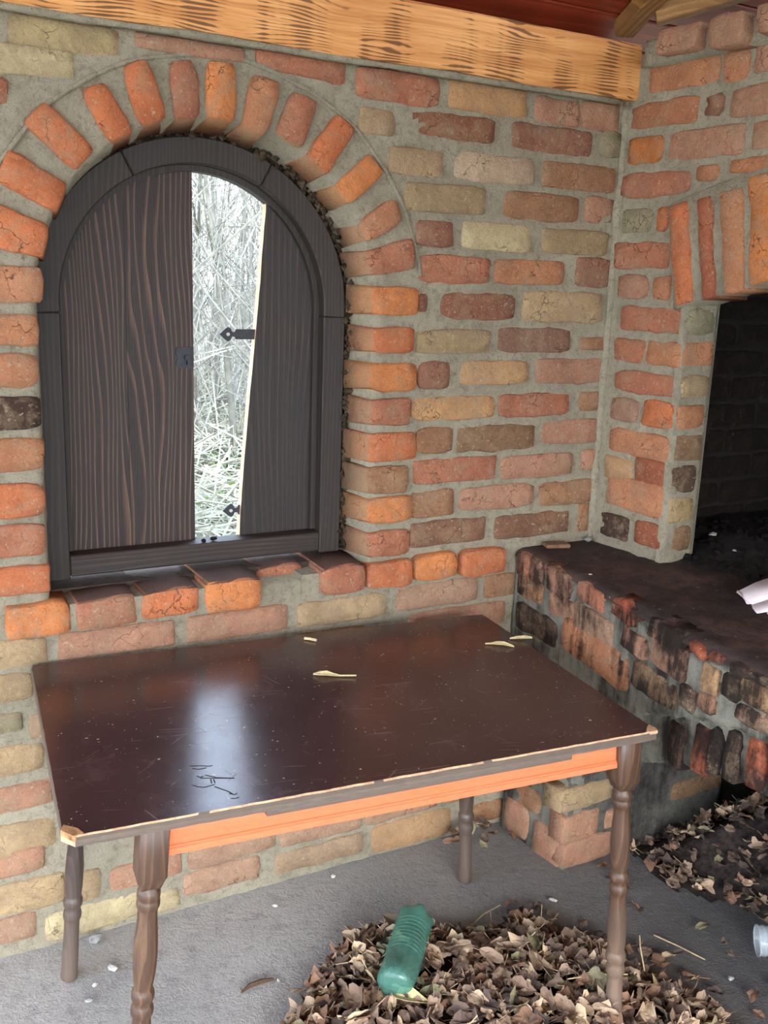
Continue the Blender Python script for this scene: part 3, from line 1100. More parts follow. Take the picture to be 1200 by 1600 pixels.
for t in HEARTH:
    top = int(1000 * (0.891 + h_rise((t[0] + t[1]) / 2000)))
    t = (t[0], t[1], t[2], min(t[3], top), t[4])
    k = t[4] in ('K', 'K2', 'K3', 'N2')
    brick(R4(t), map_hearth, PAL[t[4]], fireplace, mat=M_SOOTY if (k or t[0] > 440) else M_DIRTY, proud=0.007, rough=1.6)
rb = random.Random(5)
for z0, z1, off in ((838, 897, 1085), (772, 832, 1010 + 70)):
    s = off
    while s < 1900:
        brick(R4((s, s + 120 if z0 > 800 else s + 235, z0, z1)), map_hearth, PAL[rb.choice(['K2', 'R4', 'A2', 'P'])], fireplace, mat=M_SOOTY, rough=1.6)
        s += 135 if z0 > 800 else 252
# set-back ring of soldier bricks under the band
rec = lambda u, v, w: map_hearth(u, v, w - 0.035)
surf('soldier_ring', rec, 0.60, 1.55, 0.50, 0.80, 0.0125, M_MORTAR_S, fireplace, lambda u, v: v < h_low(min(u, 2.10 - u)) - 0.125, skirt=0.09, amp=0.005)
for t in SOLD:
    brick(R4(t), rec, PAL[t[4]], fireplace, mat=M_SOOTY, proud=0.011, rough=1.7)
for i in range(5):
    s = 1.085 + i * 0.085
    lo = h_low(2.10 - s if s > 1.05 else s) - .115
    brick([(s, lo), (s + .055, lo), (s + .055, lo + .115), (s, lo + .115)], rec, PAL[rb.choice(['K3', 'R4', 'K2'])], fireplace, mat=M_SOOTY, proud=.008, rough=2.2)
# top slab, dirty and uneven
V, F = [], []
NS, NX = 70, 26
for i in range(NS + 1):
    s = 2.0 * i / NS
    x0, y0, nx, ny = hearth_pt(s)
    for j in range(NX + 1):
        t = (j / NX) ** 1.5
        x, y = x0 + nx * 0.004 + (2.95 - x0) * t, y0 + (ny * .004) * (1 - t)
        z = 0.897 + h_rise(s) * (1 - t) ** 2 + 0.006 * nz(x * 9, y * 9, 1) + 0.004 * nz(x * 30, y * 30, 2) - (0.022 if j == 0 else 0.006 if j == 1 else 0)
        V.append((x, min(y, 2.243), z))
for i in range(NS):
    for j in range(NX):
        F.append((i * (NX + 1) + j, i * (NX + 1) + j + 1, (i + 1) * (NX + 1) + j + 1, (i + 1) * (NX + 1) + j))
mk('hearth_top', V, F, M_HTOP, fireplace, True)
mb = MB()
mb.box((2.30, 1.28, 0.80), (1.22, 1.86, 0.15))
mb.build('slab_core', M_MORTAR_K, fireplace)
# pier under the hearth
pf = surf('pier_front', map_pierf, 1.709, 2.33, -0.01, 0.76, 0.0125, M_MORTAR_D, fireplace, skirt=0.05)
surf('pier_side', lambda u, v, w: map_pierl(2.218 - u, v, w), 0.0, 0.273, -0.01, 0.76, 0.0125, M_MORTAR_S, fireplace, skirt=0.05)
for t in PIERF:
    brick(R4(t), map_pierf, PAL[t[4]], fireplace, rough=1.5)
for t in PIERL:
    q = [(t[0] / 1000, t[2] / 1000), (t[1] / 1000, t[2] / 1000), (t[1] / 1000, t[3] / 1000), (t[0] / 1000, t[3] / 1000)]
    brick(q, map_pierl, PAL[t[4]], fireplace, rough=1.5)
for r, zb in enumerate((0.30, 0.39, 0.48, 0.57, 0.66)):
    for c in range(3):
        x = 1.72 + c * .26 - (r % 2) * .0
        brick([(x, zb), (x + .24, zb), (x + .24, zb + .068), (x, zb + .068)], map_pierf, PAL[rb.choice(['P', 'N', 'T', 'P2'])], fireplace, rough=1.5)
    brick([(2.19, zb), (1.97, zb), (1.97, zb + .068), (2.19, zb + .068)], map_pierl, PAL[rb.choice(['P', 'N', 'T'])], fireplace, rough=1.4)
mb = MB()
mb.box((2.66, 1.25, 0.37), (0.08, 1.9, 0.76))
mb.box((2.2, 0.33, 0.37), (0.95, 0.10, 0.76))
mb.box((2.50, 2.09, 0.37), (0.36, 0.26, 0.76))
mb.build('bay_wall', M_MORTAR_K, fireplace)
# fire chamber lining
ch = surf('chamber_lining', map_chamber, 2.06, 2.96, 0.88, 2.2, 0.02, M_MORTAR_K, wall_right, amp=.005)
for r in range(9):
    zb = 0.905 + r * 0.0835
    for c in range(4):
        x = 2.06 + c * 0.262 - (r % 2) * 0.131
        a, b = max(x, 2.06), min(x + .248, 2.95)
        if b - a > .05:
            brick([(a, zb), (b, zb), (b, zb + .067), (a, zb + .067)], map_chamber, PAL['K'], wall_right, mat=M_BLACK, rough=1.3, proud=.007)
mb = MB()
mb.box((2.98, 1.35, 1.55), (0.06, 1.9, 1.35))
mb.box((2.55, 0.42, 1.55), (0.95, 0.06, 1.35))
mb.box((2.53, 1.32, 2.23), (0.95, 1.86, 0.06))
mb.build('chamber_wall', M_MORTAR_K, wall_right)
# ash bed
V, F = [], []
NX, NY = 30, 40
for j in range(NY + 1):
    for i in range(NX + 1):
        x, y = 2.00 + 0.95 * i / NX, 0.72 + 1.47 * j / NY
        d = min(1, max(0, (x - 2.02 - .03 * nz(y * 6, 0, 3)) / 0.30))
        V.append((x, y, 0.893 + 0.055 * d + 0.012 * d * nz(x * 16, y * 16, 6) - (0 if d > 0 else .02)))
for j in range(NY):
    for i in range(NX):
        F.append((j * (NX + 1) + i, j * (NX + 1) + i + 1, (j + 1) * (NX + 1) + i + 1, (j + 1) * (NX + 1) + i))
mk('ash_bed', V, F, M_ASH, fireplace, True)

# ------------------------------------------------------------------ floor and roof
V, F = [], []
NX, NY = 100, 84
X0, X1, Y0, Y1 = -1.6, 2.70, -1.6, 2.26
for j in range(NY + 1):
    for i in range(NX + 1):
        x, y = X0 + (X1 - X0) * i / NX, Y0 + (Y1 - Y0) * j / NY
        V.append((x, y, -0.004 + 0.004 * nz(x * 3, y * 3, 1) + 0.002 * nz(x * 14, y * 14, 2)))
for j in range(NY):
    for i in range(NX):
        F.append((j * (NX + 1) + i, j * (NX + 1) + i + 1, (j + 1) * (NX + 1) + i + 1, (j + 1) * (NX + 1) + i))
floor = mk('floor', V, F, M_FLOOR, None, True)
floor['kind'] = 'structure'

beam = MB()
n = 60
BX0, BX1, BY0, BY1, BZ0, BZ1 = -0.9, 1.962, 2.204, 2.40, 2.160, 2.303
V, F = [], []
for i in range(n + 1):
    x = BX0 + (BX1 - BX0) * i / n
    w = lambda a: 0.004 * nz(x * 3.3, a, 5) + 0.002 * nz(x * 14, a, 7)
    V += [(x, BY0 + w(1) + .004, BZ0 + w(2)), (x, BY0 + w(3), BZ0 + .006 + w(2)), (x, BY0 + w(4), BZ1 - .006 + w(5) * .5), (x, BY0 + .005 + w(6), BZ1 + w(5) * .5), (x, BY1, BZ1), (x, BY1, BZ0)]
for i in range(n):
    for k in range(6):
        F.append((i * 6 + k, i * 6 + (k + 1) % 6, i * 6 + 6 + (k + 1) % 6, i * 6 + 6 + k))
F += [tuple(range(6)), tuple(n * 6 + k for k in range(6))]
b = mk('timber_beam', V, F, M_BEAM)
tag(b, 'heavy orange timber beam with dark saw marks lying along the wall top', 'beam')
bs = MB()
pts = [(x0, BY0 + 0.012, BZ0 - 0.006 + .004 * nz(x0 * 5, 1, 1)) for x0 in [-.7 + i * .09 for i in range(30)]]
bs.tube(pts, [0.009 + .004 * nz(i * .6, 3, 3) for i in range(30)], 6)
bs.build('bedding_mortar', M_MORTAR, wall_back, True)

SL = 0.38
rf = lambda y: 2.36 + SL * (2.24 - y)
ridge_y = 0.35
rfr = lambda y: rf(ridge_y) - 0.42 * (ridge_y - y)      # unseen front slope, brought down low to limit sky light from the open side
ceiling = MB()
for yy0, yy1, fn in ((2.75, ridge_y, rf), (ridge_y, -2.1, rfr)):
    ceiling.add([(-2.4, yy0, fn(yy0) + .05), (3.2, yy0, fn(yy0) + .05), (3.2, yy1, fn(yy1) + .05), (-2.4, yy1, fn(yy1) + .05),
                 (-2.4, yy0, fn(yy0) + .09), (3.2, yy0, fn(yy0) + .09), (3.2, yy1, fn(yy1) + .09), (-2.4, yy1, fn(yy1) + .09)],
                [(0, 1, 2, 3), (4, 5, 6, 7), (0, 1, 5, 4), (1, 2, 6, 5), (2, 3, 7, 6), (3, 0, 4, 7)])
ceiling = ceiling.build('ceiling', M_ROOF)
ceiling['kind'] = 'structure'
for y0, y1, sl, fn in ((2.225 + 0.123 * 4, ridge_y + .06, SL, rf), (ridge_y - .06, -2.0, -0.42, rfr)):
    y = y0
    bn = Vector((0, sl, 1)).normalized()
    bt = Vector((0, -1, sl)).normalized()
    while y > y1:
        m = MB()
        c = Vector((0.4, y - 0.0615, fn(y - 0.0615) + .014))
        m.box(c, (5.4, 0.126 * (1 if sl > 0 else 1.01), 0.024), (Vector((1, 0, 0)), bt, bn))
        o = m.build('board', M_BOARD, ceiling)
        bevel(o, .003, 1)
        y -= 0.123
bn = Vector((0, SL, 1)).normalized()

# rafters
def rafter(x, w, h, label, dx=-0.19):
    m = MB()
    a = Vector((x + w / 2, 2.24, rf(2.24) - .001))
    d = Vector((dx, -1, SL)).normalized()
    c = a + d * 0.95
    s = d.cross(bn).normalized()
    m.box(c - bn * h / 2, (1.9, w, h), (d, s, bn))
    o = m.build('rafter', M_RAFT)
    bevel(o, .003, 1)
    tag(o, label, 'rafter')
    return o


rafter(1.884, 0.056, 0.046, 'narrow brown rafter rising from the beam end beside the brick cornice')
m = MB()
d = Vector((0.73, -0.68, 0.26)).normalized()
sd_ = d.cross(Vector((0, 0, 1))).normalized()
m.box(Vector((1.93, 2.125, 2.366)) + d * 0.42, (0.85, 0.05, 0.068), (d, sd_, sd_.cross(d)))
o = bevel(m.build('corner_plank', M_RAFT2), .003, 1)
tag(o, 'wide pale plank set diagonally behind the brick cornice under the roof', 'plank')

# ------------------------------------------------------------------ window: arched frame, shutters
win = empty('window_1', (0.7555, 2.36, 0.93))
win['kind'] = 'structure'
FCX, FCZ, FRO, FRI = 0.7555, 1.573, 0.392, 0.331
FY0, FY1 = 2.338, 2.395


def arc_piece(a0, a1, name, n=14):
    V, F = [], []
    for i in range(n + 1):
        a = math.radians(a0 + (a1 - a0) * i / n)
        for r, y in ((FRI, FY0), (FRO, FY0), (FRO, FY1), (FRI, FY1)):
            V.append((FCX + r * math.cos(a), y, FCZ + r * math.sin(a)))
    for i in range(n):
        for k in range(4):
            F.append((i * 4 + k, i * 4 + (k + 1) % 4, i * 4 + 4 + (k + 1) % 4, i * 4 + 4 + k))
    F += [(0, 1, 2, 3), tuple(n * 4 + k for k in range(4))]
    return bevel(mk(name, V, F, M_FRAME, win), .003, 1)


arc_piece(-3, 62.0, 'frame_segment')
arc_piece(62.2, 118.0, 'frame_segment')
arc_piece(118.2, 183, 'frame_segment')
for sx in (-1, 1):
    m = MB()
    m.box((FCX + sx * (FRI + FRO) / 2, (FY0 + FY1) / 2, (0.918 + FCZ - 0.017) / 2), (FRO - FRI, FY1 - FY0, FCZ - 0.017 - 0.918))
    bevel(m.build('frame_post', M_FRAME, win), .003, 1)
m = MB()
m.box((FCX, (FY0 + FY1) / 2 + .002, 0.951), (2 * FRI, FY1 - FY0, 0.052))
bevel(m.build('frame_rail', M_RAIL, win), .003, 1)
# inner rebate strip behind the frame
V, F = [], []
prof = [(FCX + FRI + .004, 0.98)] + [(FCX + (FRI + .004) * math.cos(math.radians(a)), FCZ + (FRI + .004) * math.sin(math.radians(a))) for a in range(0, 181, 6)] + [(FCX - FRI - .004, 0.98)]
prof2 = [(FCX + FRI - .014, 0.98)] + [(FCX + (FRI - .014) * math.cos(math.radians(a)), FCZ + (FRI - .014) * math.sin(math.radians(a))) for a in range(0, 181, 6)] + [(FCX - FRI + .014, 0.98)]
for p, q in zip(prof, prof2):
    V += [(p[0], FY1 - .022, p[1]), (q[0], FY1 - .022, q[1]), (q[0], FY1 + .012, q[1]), (p[0], FY1 + .012, p[1])]
for i in range(len(prof) - 1):
    for k in range(4):
        F.append((i * 4 + k, i * 4 + (k + 1) % 4, i * 4 + 4 + (k + 1) % 4, i * 4 + 4 + k))
mk('rebate_strip', V, F, M_FRAME, win)

PY0, PY1 = 2.388, 2.412


def plank(xl, xr, zl_bot, edge_pts=None, mat=M_SHUT, parent=None, name='plank'):
    """vertical shutter board cut to the arch; xl/xr may be functions of z"""
    R = FRI - 0.002
    zt = lambda x: FCZ + math.sqrt(max(R * R - (x - FCX) ** 2, 0.0001))
    V, F, MI = [], [], []
    n = 26
    top = max(zt(min(max(FCX, xl(1.6)), xr(1.6))), zt(xl(1.8)), zt(xr(1.8)))
    cols = 7
    rows = []
    for i in range(cols + 1):
        s = i / cols
        # column height follows the arch
        x_at = lambda z: xl(z) * (1 - s) + xr(z) * s
        z1 = zt(x_at(1.7))
        for _ in range(4):
            z1 = zt(x_at(z1))
        for k in range(n + 1):
            z = zl_bot + (z1 - zl_bot) * k / n
            V.append((x_at(z), PY0, z))
            V.append((x_at(z), PY1, z))
    st = (n + 1) * 2
    for i in range(cols):
        for k in range(n):
            a = i * st + k * 2
            F += [(a, a + 2, a + 2 + st, a + st), (a + 1, a + 3, a + 3 + st, a + 1 + st)]
            MI += [0, 0]
    for k in range(n):
        a = k * 2
        F.append((a, a + 1, a + 3, a + 2)); MI.append(1)
        a += cols * st
        F.append((a, a + 1, a + 3, a + 2)); MI.append(0)
    for i in range(cols):
        a = i * st
        F += [(a, a + 1, a + 1 + st, a + st), (a + 2 * n, a + 2 * n + 1, a + 2 * n + 1 + st, a + 2 * n + st)]
        MI += [0, 0]
    return mk(name, V, F, mat, parent, False, mats=MI)


sh = empty('shutter', (0.435, 2.40, 0.97))
sh.parent = win
sh.matrix_parent_inverse = win.matrix_basis.inverted()
sh['label'] = 'closed left shutter of two scorched brown boards with a lock plate'
k_ = lambda v: (lambda z: v)
plank(k_(0.419), k_(0.5855), 0.968, mat=[M_SHUT, M_SHUT], parent=sh)
plank(k_(0.5862), k_(0.7515), 0.968, mat=[M_SHUT, M_SHUT], parent=sh)
m = MB()
# lock plate: small iron shield with keyhole boss
V = []
pl = [(-.021, .026), (.021, .026), (.021, -.020), (.012, -.027), (0, -.024), (-.014, -.028), (-.024, -.016), (-.020, 0), (-.025, .014)]
lc = Vector((0.730, PY0, 1.448))
m.add([(lc.x + a, lc.y - .004, lc.z + b_) for a, b_ in pl] + [(lc.x + a, lc.y, lc.z + b_) for a, b_ in pl],
      [tuple(range(9)), tuple(range(9, 18))] + [(i, (i + 1) % 9, 9 + (i + 1) % 9, 9 + i) for i in range(9)])
m.tube([(lc.x + .004, lc.y - .004, lc.z), (lc.x + .004, lc.y - .012, lc.z)], .008, 8)
m.box((lc.x + .006, lc.y - .010, lc.z - .010), (.008, .010, .014))
m.build('lock_plate', M_IRON, sh)

sh2 = empty('shutter', (1.08, 2.40, 0.97))
sh2.parent = win
sh2.matrix_parent_inverse = win.matrix_basis.inverted()
sh2['label'] = 'broken right shutter, one tapering black board with a pale split edge and two iron straps'


def split_x(z):
    base = 0.869 + (0.938 - 0.869) * min(1.0, max(0.0, (z - 0.963) / 0.62)) if z < 1.58 else 0.938
    tbl = [(0.96, 0.872), (1.15, 0.884), (1.30, 0.897), (1.511, 0.917), (1.66, 0.930), (1.85, 0.944), (2.0, 0.95)]
    for (z0, a), (z1, c) in zip(tbl, tbl[1:]):
        if z <= z1:
            return a + (c - a) * max(0, (z - z0)) / (z1 - z0) + 0.0022 * nz(z * 18, 2, 2)
    return 0.95


plank(split_x, k_(1.088), 0.968, mat=[M_SHUT2, M_SPLIT], parent=sh2)


def strap(x1, z, L):
    m = MB()
    pr = [(0, .013), (-L + .040, .013), (-L + .036, .006), (-L + .030, .006), (-L + .025, .015), (-L + .019, .0185), (-L + .011, .0135), (-L - .004, 0), (-L + .011, -.0135), (-L + .019, -.0185), (-L + .025, -.015), (-L + .030, -.006), (-L + .036, -.006), (-L + .040, -.013), (0, -.013)]
    pr = [(min(a, 0.0), b_) for a, b_ in pr]
    n = len(pr)
    y0, y1 = PY0 + .006, PY0 + .010
    m.add([(x1 + a, y0, z + b_) for a, b_ in pr] + [(x1 + a, y1, z + b_) for a, b_ in pr],
          [tuple(range(n)), tuple(range(n, 2 * n))] + [(i, (i + 1) % n, n + (i + 1) % n, n + i) for i in range(n)])
    m.tube([(x1 - L + .018, y0 - .004, z), (x1 - L + .018, y0 + .002, z)], .0045, 8, 1)
    return m.build('hinge_strap', [M_IRON, M_STONE], sh2)


strap(0.918, 1.506, 0.092)
strap(0.877, 1.045, 0.044)

# packing between frame and brickwork, then the crumbling dark sealing in front of it
V, F = [], []
for i in range(20):
    z = .92 + i * (FCZ - .92) / 20
    V += [(FCX + FRO - .012, 2.362, z), (FCX + FRO + .06, 2.362 + .004 * nz(i, 1, 1), z)]
for i in range(61):
    a = math.radians(3 * i)
    V += [(FCX + (FRO - .012) * math.cos(a), 2.362, FCZ + (FRO - .012) * math.sin(a)), (FCX + (FRO + .06) * math.cos(a), 2.362, FCZ + (FRO + .06) * math.sin(a))]
for i in range(20):
    z = FCZ - (i + 1) * (FCZ - .92) / 20
    V += [(FCX - FRO + .012, 2.362, z), (FCX - FRO - .06, 2.362, z)]
for i in range(len(V) // 2 - 1):
    F.append((i * 2, i * 2 + 1, i * 2 + 3, i * 2 + 2))
mk('packing', V, F, M_FOAM, win)
mb = MB()
rg = random.Random(2)
for i in range(150):
    t = i / 149
    if t < 0.42:
        x, z = FCX + FRO + 0.010, 0.93 + t / 0.42 * (FCZ - 0.93)
    else:
        a = math.radians((t - 0.42) / 0.58 * 178)
        x, z = FCX + (FRO + 0.010) * math.cos(a), FCZ + (FRO + 0.010) * math.sin(a)
    for k in range(2):
        c = Vector((x + rg.uniform(-.010, .010), 2.346 + rg.uniform(-.020, .012), z + rg.uniform(-.01, .01)))
        s = rg.uniform(.006, .014)
        vs = [c + Vector(v) * s * rg.uniform(.6, 1.2) for v in ((1, 0, 0), (-1, 0, 0), (0, 1, 0), (0, -1, 0), (0, 0, 1), (0, 0, -1))]
        mb.add(vs, [(0, 2, 4), (2, 1, 4), (1, 3, 4), (3, 0, 4), (2, 0, 5), (1, 2, 5), (3, 1, 5), (0, 3, 5)])
fo = mb.build('sealing_foam', M_FOAM, win)
fo['kind'] = 'stuff'

# ------------------------------------------------------------------ table
TA = -0.09073
TO = Vector((0.236, 1.467, 0))
TU = Vector((math.cos(TA), math.sin(TA), 0))
TV = Vector((-math.sin(TA), math.cos(TA), 0))
TW, TD, TH = 1.190, 0.764, 0.759


def tp(u, v, z):
    p = TO + TU * u + TV * v
    return Vector((p.x, p.y, z))


table = empty('wooden_table', tp(TW / 2, TD / 2, 0), 'dark brown scratched table with turned wooden legs standing below the shuttered window', 'table')
# top: chipped front-left corner, ragged rims
def rim(n=46):
    P = []
    ch = 0.030
    P.append((ch * .65, 0)); P.append((TW * .25, 0))
    for i in range(1, n):
        P.append((ch + (TW - 2 * ch) * i / n, 0.0016 * nz(i * .9, 1, 1) + (0.002 if i % 7 == 0 else 0)))
    return P


front = [(0.020, 0.0)] + [(0.03 + (TW - 0.045) * i / 60, 0.0015 * nz(i * .8, 1, 4) + 0.001 * (i % 5 == 0)) for i in range(1, 60)] + [(TW - .004, 0.002)]
rightr = [(TW - 0.001 + 0.0015 * nz(i * .7, 3, 1), TD * i / 30) for i in range(1, 30)] + [(TW - .004, TD - .003)]
backr = [(TW - TW * i / 20, TD) for i in range(1, 20)] + [(.004, TD - .002)]
leftr = [(0.001 * nz(i * .7, 9, 1), TD - (TD - .026) * i / 30) for i in range(1, 31)]
out = front + rightr + backr + leftr
n = len(out)
V, F, MI = [], [], []
for (u, v) in out:
    c = Vector((TW / 2 - u, TD / 2 - v)).normalized()
    V.append(tp(u + c.x * .0030, v + c.y * .0030, TH))
for (u, v) in out:
    V.append(tp(u, v, TH - .0030))
for (u, v) in out:
    V.append(tp(u, v, TH - .0205))
F.append(tuple(range(n))); MI.append(0)
F.append(tuple(range(2 * n, 3 * n))); MI.append(1)
for i in range(n):
    j = (i + 1) % n
    F.append((i, j, n + j, n + i)); MI.append(2 if i < len(front) + 8 and nz(i * .35, 2, 6) > -.28 else 1)
    F.append((n + i, n + j, 2 * n + j, 2 * n + i)); MI.append(1 if i < len(front) + len(rightr) + len(backr) + len(leftr) - 1 else 2)
mk('tabletop', V, F, [M_TOP, M_EDGE, M_EDGECUT], table, False, mats=MI)
# bare wood where the front-left corner has broken off
m = MB()
cv = [(0.0, .024), (.018, -.001), (.034, .004), (.026, .022), (.006, .040)]
m.add([tp(a, b_, TH + .0006) for a, b_ in cv] + [tp(a, b_, TH - .010) for a, b_ in cv], [tuple(range(5)), tuple(range(5, 10))] + [(i, (i + 1) % 5, 5 + (i + 1) % 5, 5 + i) for i in range(5)])
o = m.build('corner_chip', M_CHIP, table)
o['label'] = 'pale broken front left corner of the tabletop'
m = MB()
cv = [(TW - .004, -.001), (TW, .012), (TW - .004, .030), (TW - .014, .022), (TW - .030, .004), (TW - .022, 0)]
m.add([tp(a, b_, TH + .0006) for a, b_ in cv] + [tp(a, b_, TH - .006) for a, b_ in cv], [tuple(range(6)), tuple(range(6, 12))] + [(i, (i + 1) % 6, 6 + (i + 1) % 6, 6 + i) for i in range(6)])
m.build('corner_chip', M_EDGECUT, table)
# lipping strip under the front edge, aprons
def tbox(u0, u1, v0, v1, z0, z1, name, mat, bev=.0015):
    m = MB()
    m.box(tp((u0 + u1) / 2, (v0 + v1) / 2, (z0 + z1) / 2), (u1 - u0, v1 - v0, z1 - z0), (TU, TV, Vector((0, 0, 1))))
    return bevel(m.build(name, mat, table), bev, 1)


tbox(0.345, 0.985, .010, .030, TH - .037, TH - .0205, 'lipping_strip', M_EDGE)
# front apron with a moulded foot
V, F = [], []
prof = [(.024, TH - .0205), (.024, TH - .064), (.0215, TH - .0655), (.0215, TH - .068), (.019, TH - .070), (.019, TH - .081), (.022, TH - .083), (.044, TH - .083), (.044, TH - .0205)]
for u in (0.165, 1.115):
    V += [tp(u, v, z) for v, z in prof]
k = len(prof)
F = [(i, (i + 1) % k, k + (i + 1) % k, k + i) for i in range(k)] + [tuple(range(k)), tuple(range(k, 2 * k))]
mk('front_apron', V, F, M_APRON, table)
tbox(0.14, 1.09, .64, .66, TH - .080, TH - .0205, 'rear_apron', M_APRON)
tbox(0.128, 0.148, .05, .64, TH - .080, TH - .0205, 'side_apron', M_LEGD)
tbox(1.110, 1.130, .05, .64, TH - .080, TH - .0205, 'side_apron', M_LEGD)


def leg(top_uv, foot_uv, mat):
    """turned leg: square head, then rings and swellings down to a plain foot"""
    T = tp(*top_uv, TH - .0205)
    B = tp(*foot_uv, 0.0)
    d = (B - T)
    V, F = [], []
    hs = 0.0255
    zz = [(0.0, hs, 'q'), (0.118, hs, 'q'), (0.140, 0.0195, 'c')]
    m = MB()
    L = 0.7385
    # square head
    hb = 0.105 / L
    sec = []
    for t, r in ((0, hs), (hb * .90, hs), (hb * 1.0, hs - .004), (hb * 1.12, .018)):
        c = T + d * t
        sec.append([c + TU * r * a + TV * r * b_ for a, b_ in ((-1, -1), (1, -1), (1, 1), (-1, 1))])
    v = [p for s in sec for p in s]
    f = [tuple(range(4)), tuple(12 + i for i in range(4))]
    for i in range(3):
        for k in range(4):
            f.append((i * 4 + k, i * 4 + (k + 1) % 4, i * 4 + 4 + (k + 1) % 4, i * 4 + 4 + k))
    m.add(v, f)
    pr = [(.145, .0150), (.158, .0150), (.164, .0165), (.170, .0195), (.178, .0208), (.186, .0205), (.190, .0188), (.194, .0190), (.198, .0205), (.207, .0208), (.214, .0195), (.218, .0172),
          (.235, .0172), (.262, .0186), (.300, .0206), (.340, .0216), (.375, .0208), (.405, .0186), (.425, .0166), (.432, .0168), (.438, .0195), (.448, .0208), (.458, .0200), (.464, .0172),
          (.470, .0168), (.476, .0180), (.482, .0200), (.491, .0206), (.500, .0196), (.506, .0168), (.520, .0168), (.555, .0188), (.600, .0208), (.640, .0212), (.675, .0202), (.700, .0186),
          (.706, .0190), (.712, .0216), (.724, .0226), (.735, .0216), (.741, .0190), (.748, .0184), (.756, .0200), (.768, .0214), (.780, .0206), (.788, .0176), (.800, .0172), (.850, .0178),
          (.920, .0188), (.985, .0194), (1.0, .0190)]
    pts = [T + d * t for t, r in pr]
    m.tube(pts, [r for t, r in pr], 20)
    o = m.build('leg', mat, table, True)
    bevel(o, .002, 1)
    return o


leg((0.150, .032), (0.096, .026), M_LEG)
leg((1.128, .032), (1.175, .028), M_LEG)
leg((0.105, .650), (0.046, .640), M_LEGD)
leg((1.095, .660), (1.126, .660), M_LEGD)
# scratched strokes near the front edge of the top
m = MB()
def scratch(pts, w=.0012):
    P = [tp(a, b_, TH + .0003) for a, b_ in pts]
    for a, b_ in zip(P, P[1:]):
        dd = (b_ - a).normalized()
        s = Vector((-dd.y, dd.x, 0)) * w
        m.add([a - s, a + s, b_ + s, b_ - s], [(0, 1, 2, 3)])
for s_ in ([(.243, .169), (.262, .163), (.278, .156), (.283, .157)], [(.245, .158), (.256, .151), (.270, .152)], [(.247, .128), (.251, .121), (.258, .123)],
           [(.262, .126), (.280, .110), (.309, .097)], [(.251, .118), (.309, .097)], [(.268, .108), (.266, .092)], [(.273, .106), (.272, .092)],
           [(.232, .098), (.241, .088), (.251, .083), (.270, .087)], [(.268, .080), (.287, .055), (.292, .044)], [(.287, .047), (.296, .040), (.300, .045)], [(.285, .030), (.294, .027), (.300, .030)]):
    scratch(s_)
m.build('carved_scratches', M_IRON, table)['kind'] = 'stuff'

# ------------------------------------------------------------------ leaves
def leaf_shape(kind, rnd, size):
    """outline of a dry leaf, curled; returns verts (local, stem towards -x) and faces"""
    pts = []
    n = 22
    for i in range(n):
        a = 2 * math.pi * i / n
        if kind == 0:      # lobed
            r = 0.68 + 0.17 * math.cos(5 * a) * (0.6 + 0.4 * math.cos(a)) + 0.12 * math.cos(a)
        elif kind == 1:    # broad, toothed
            r = 0.70 + 0.08 * math.cos(9 * a) + 0.10 * math.cos(a)
            r *= 1 - 0.25 * abs(math.sin(a))
        else:              # narrow
            r = 0.92 / math.sqrt((math.cos(a)) ** 2 + (math.sin(a) / 0.42) ** 2)
        r *= rnd.uniform(0.86, 1.1)
        pts.append((math.cos(a) * r, math.sin(a) * r))
    rings = [(0.5, [(x * .52, y * .52) for x, y in pts]), (1, pts)]
    c1, c2 = rnd.uniform(-2.0, 2.8), rnd.uniform(-1.2, 1.8)
    tw = rnd.uniform(-1.2, 1.2)
    ph = rnd.uniform(0, 6)

    def bend(x, y):
        z = c1 * 0.42 * y * y + c2 * 0.34 * x * x + tw * 0.35 * x * y + 0.10 * math.sin(5 * x + ph) * y + 0.05 * math.sin(9 * y + ph)
        k = 1 / (1 + 0.35 * abs(c1) * abs(y))
        return (x * (1 - .10 * abs(c2) * abs(x)) * size, y * k * size, z * size)
    V = [bend(0, 0)]
    for _, rg_ in rings:
        V += [bend(x, y) for x, y in rg_]
    F = []
    for i in range(n):
        j = (i + 1) % n
        F.append((0, 1 + i, 1 + j))
        F.append((1 + i, 1 + n + i, 1 + n + j, 1 + j))
    # stem
    b = len(V)
    L = rnd.uniform(.5, 1.1)
    s0 = bend(-.45, 0)
    e = (s0[0] - size * L * .8, s0[1] + size * rnd.uniform(-.3, .3), s0[2] + size * rnd.uniform(0, .3))
    w = size * .022
    V += [(s0[0], s0[1] - w, s0[2]), (s0[0], s0[1] + w, s0[2]), (e[0], e[1] + w, e[2]), (e[0], e[1] - w, e[2]), (s0[0], s0[1], s0[2] + 2 * w), (e[0], e[1], e[2] + 2 * w)]
    F += [(b, b + 1, b + 2, b + 3), (b, b + 4, b + 5, b + 3), (b + 1, b + 4, b + 5, b + 2)]
    return V, F


def inside(poly, x, y):
    c = False
    n = len(poly)
    for i in range(n):
        x0, y0 = poly[i]
        x1, y1 = poly[(i + 1) % n]
        if (y0 > y) != (y1 > y) and x < (x1 - x0) * (y - y0) / (y1 - y0) + x0:
            c = not c
    return c


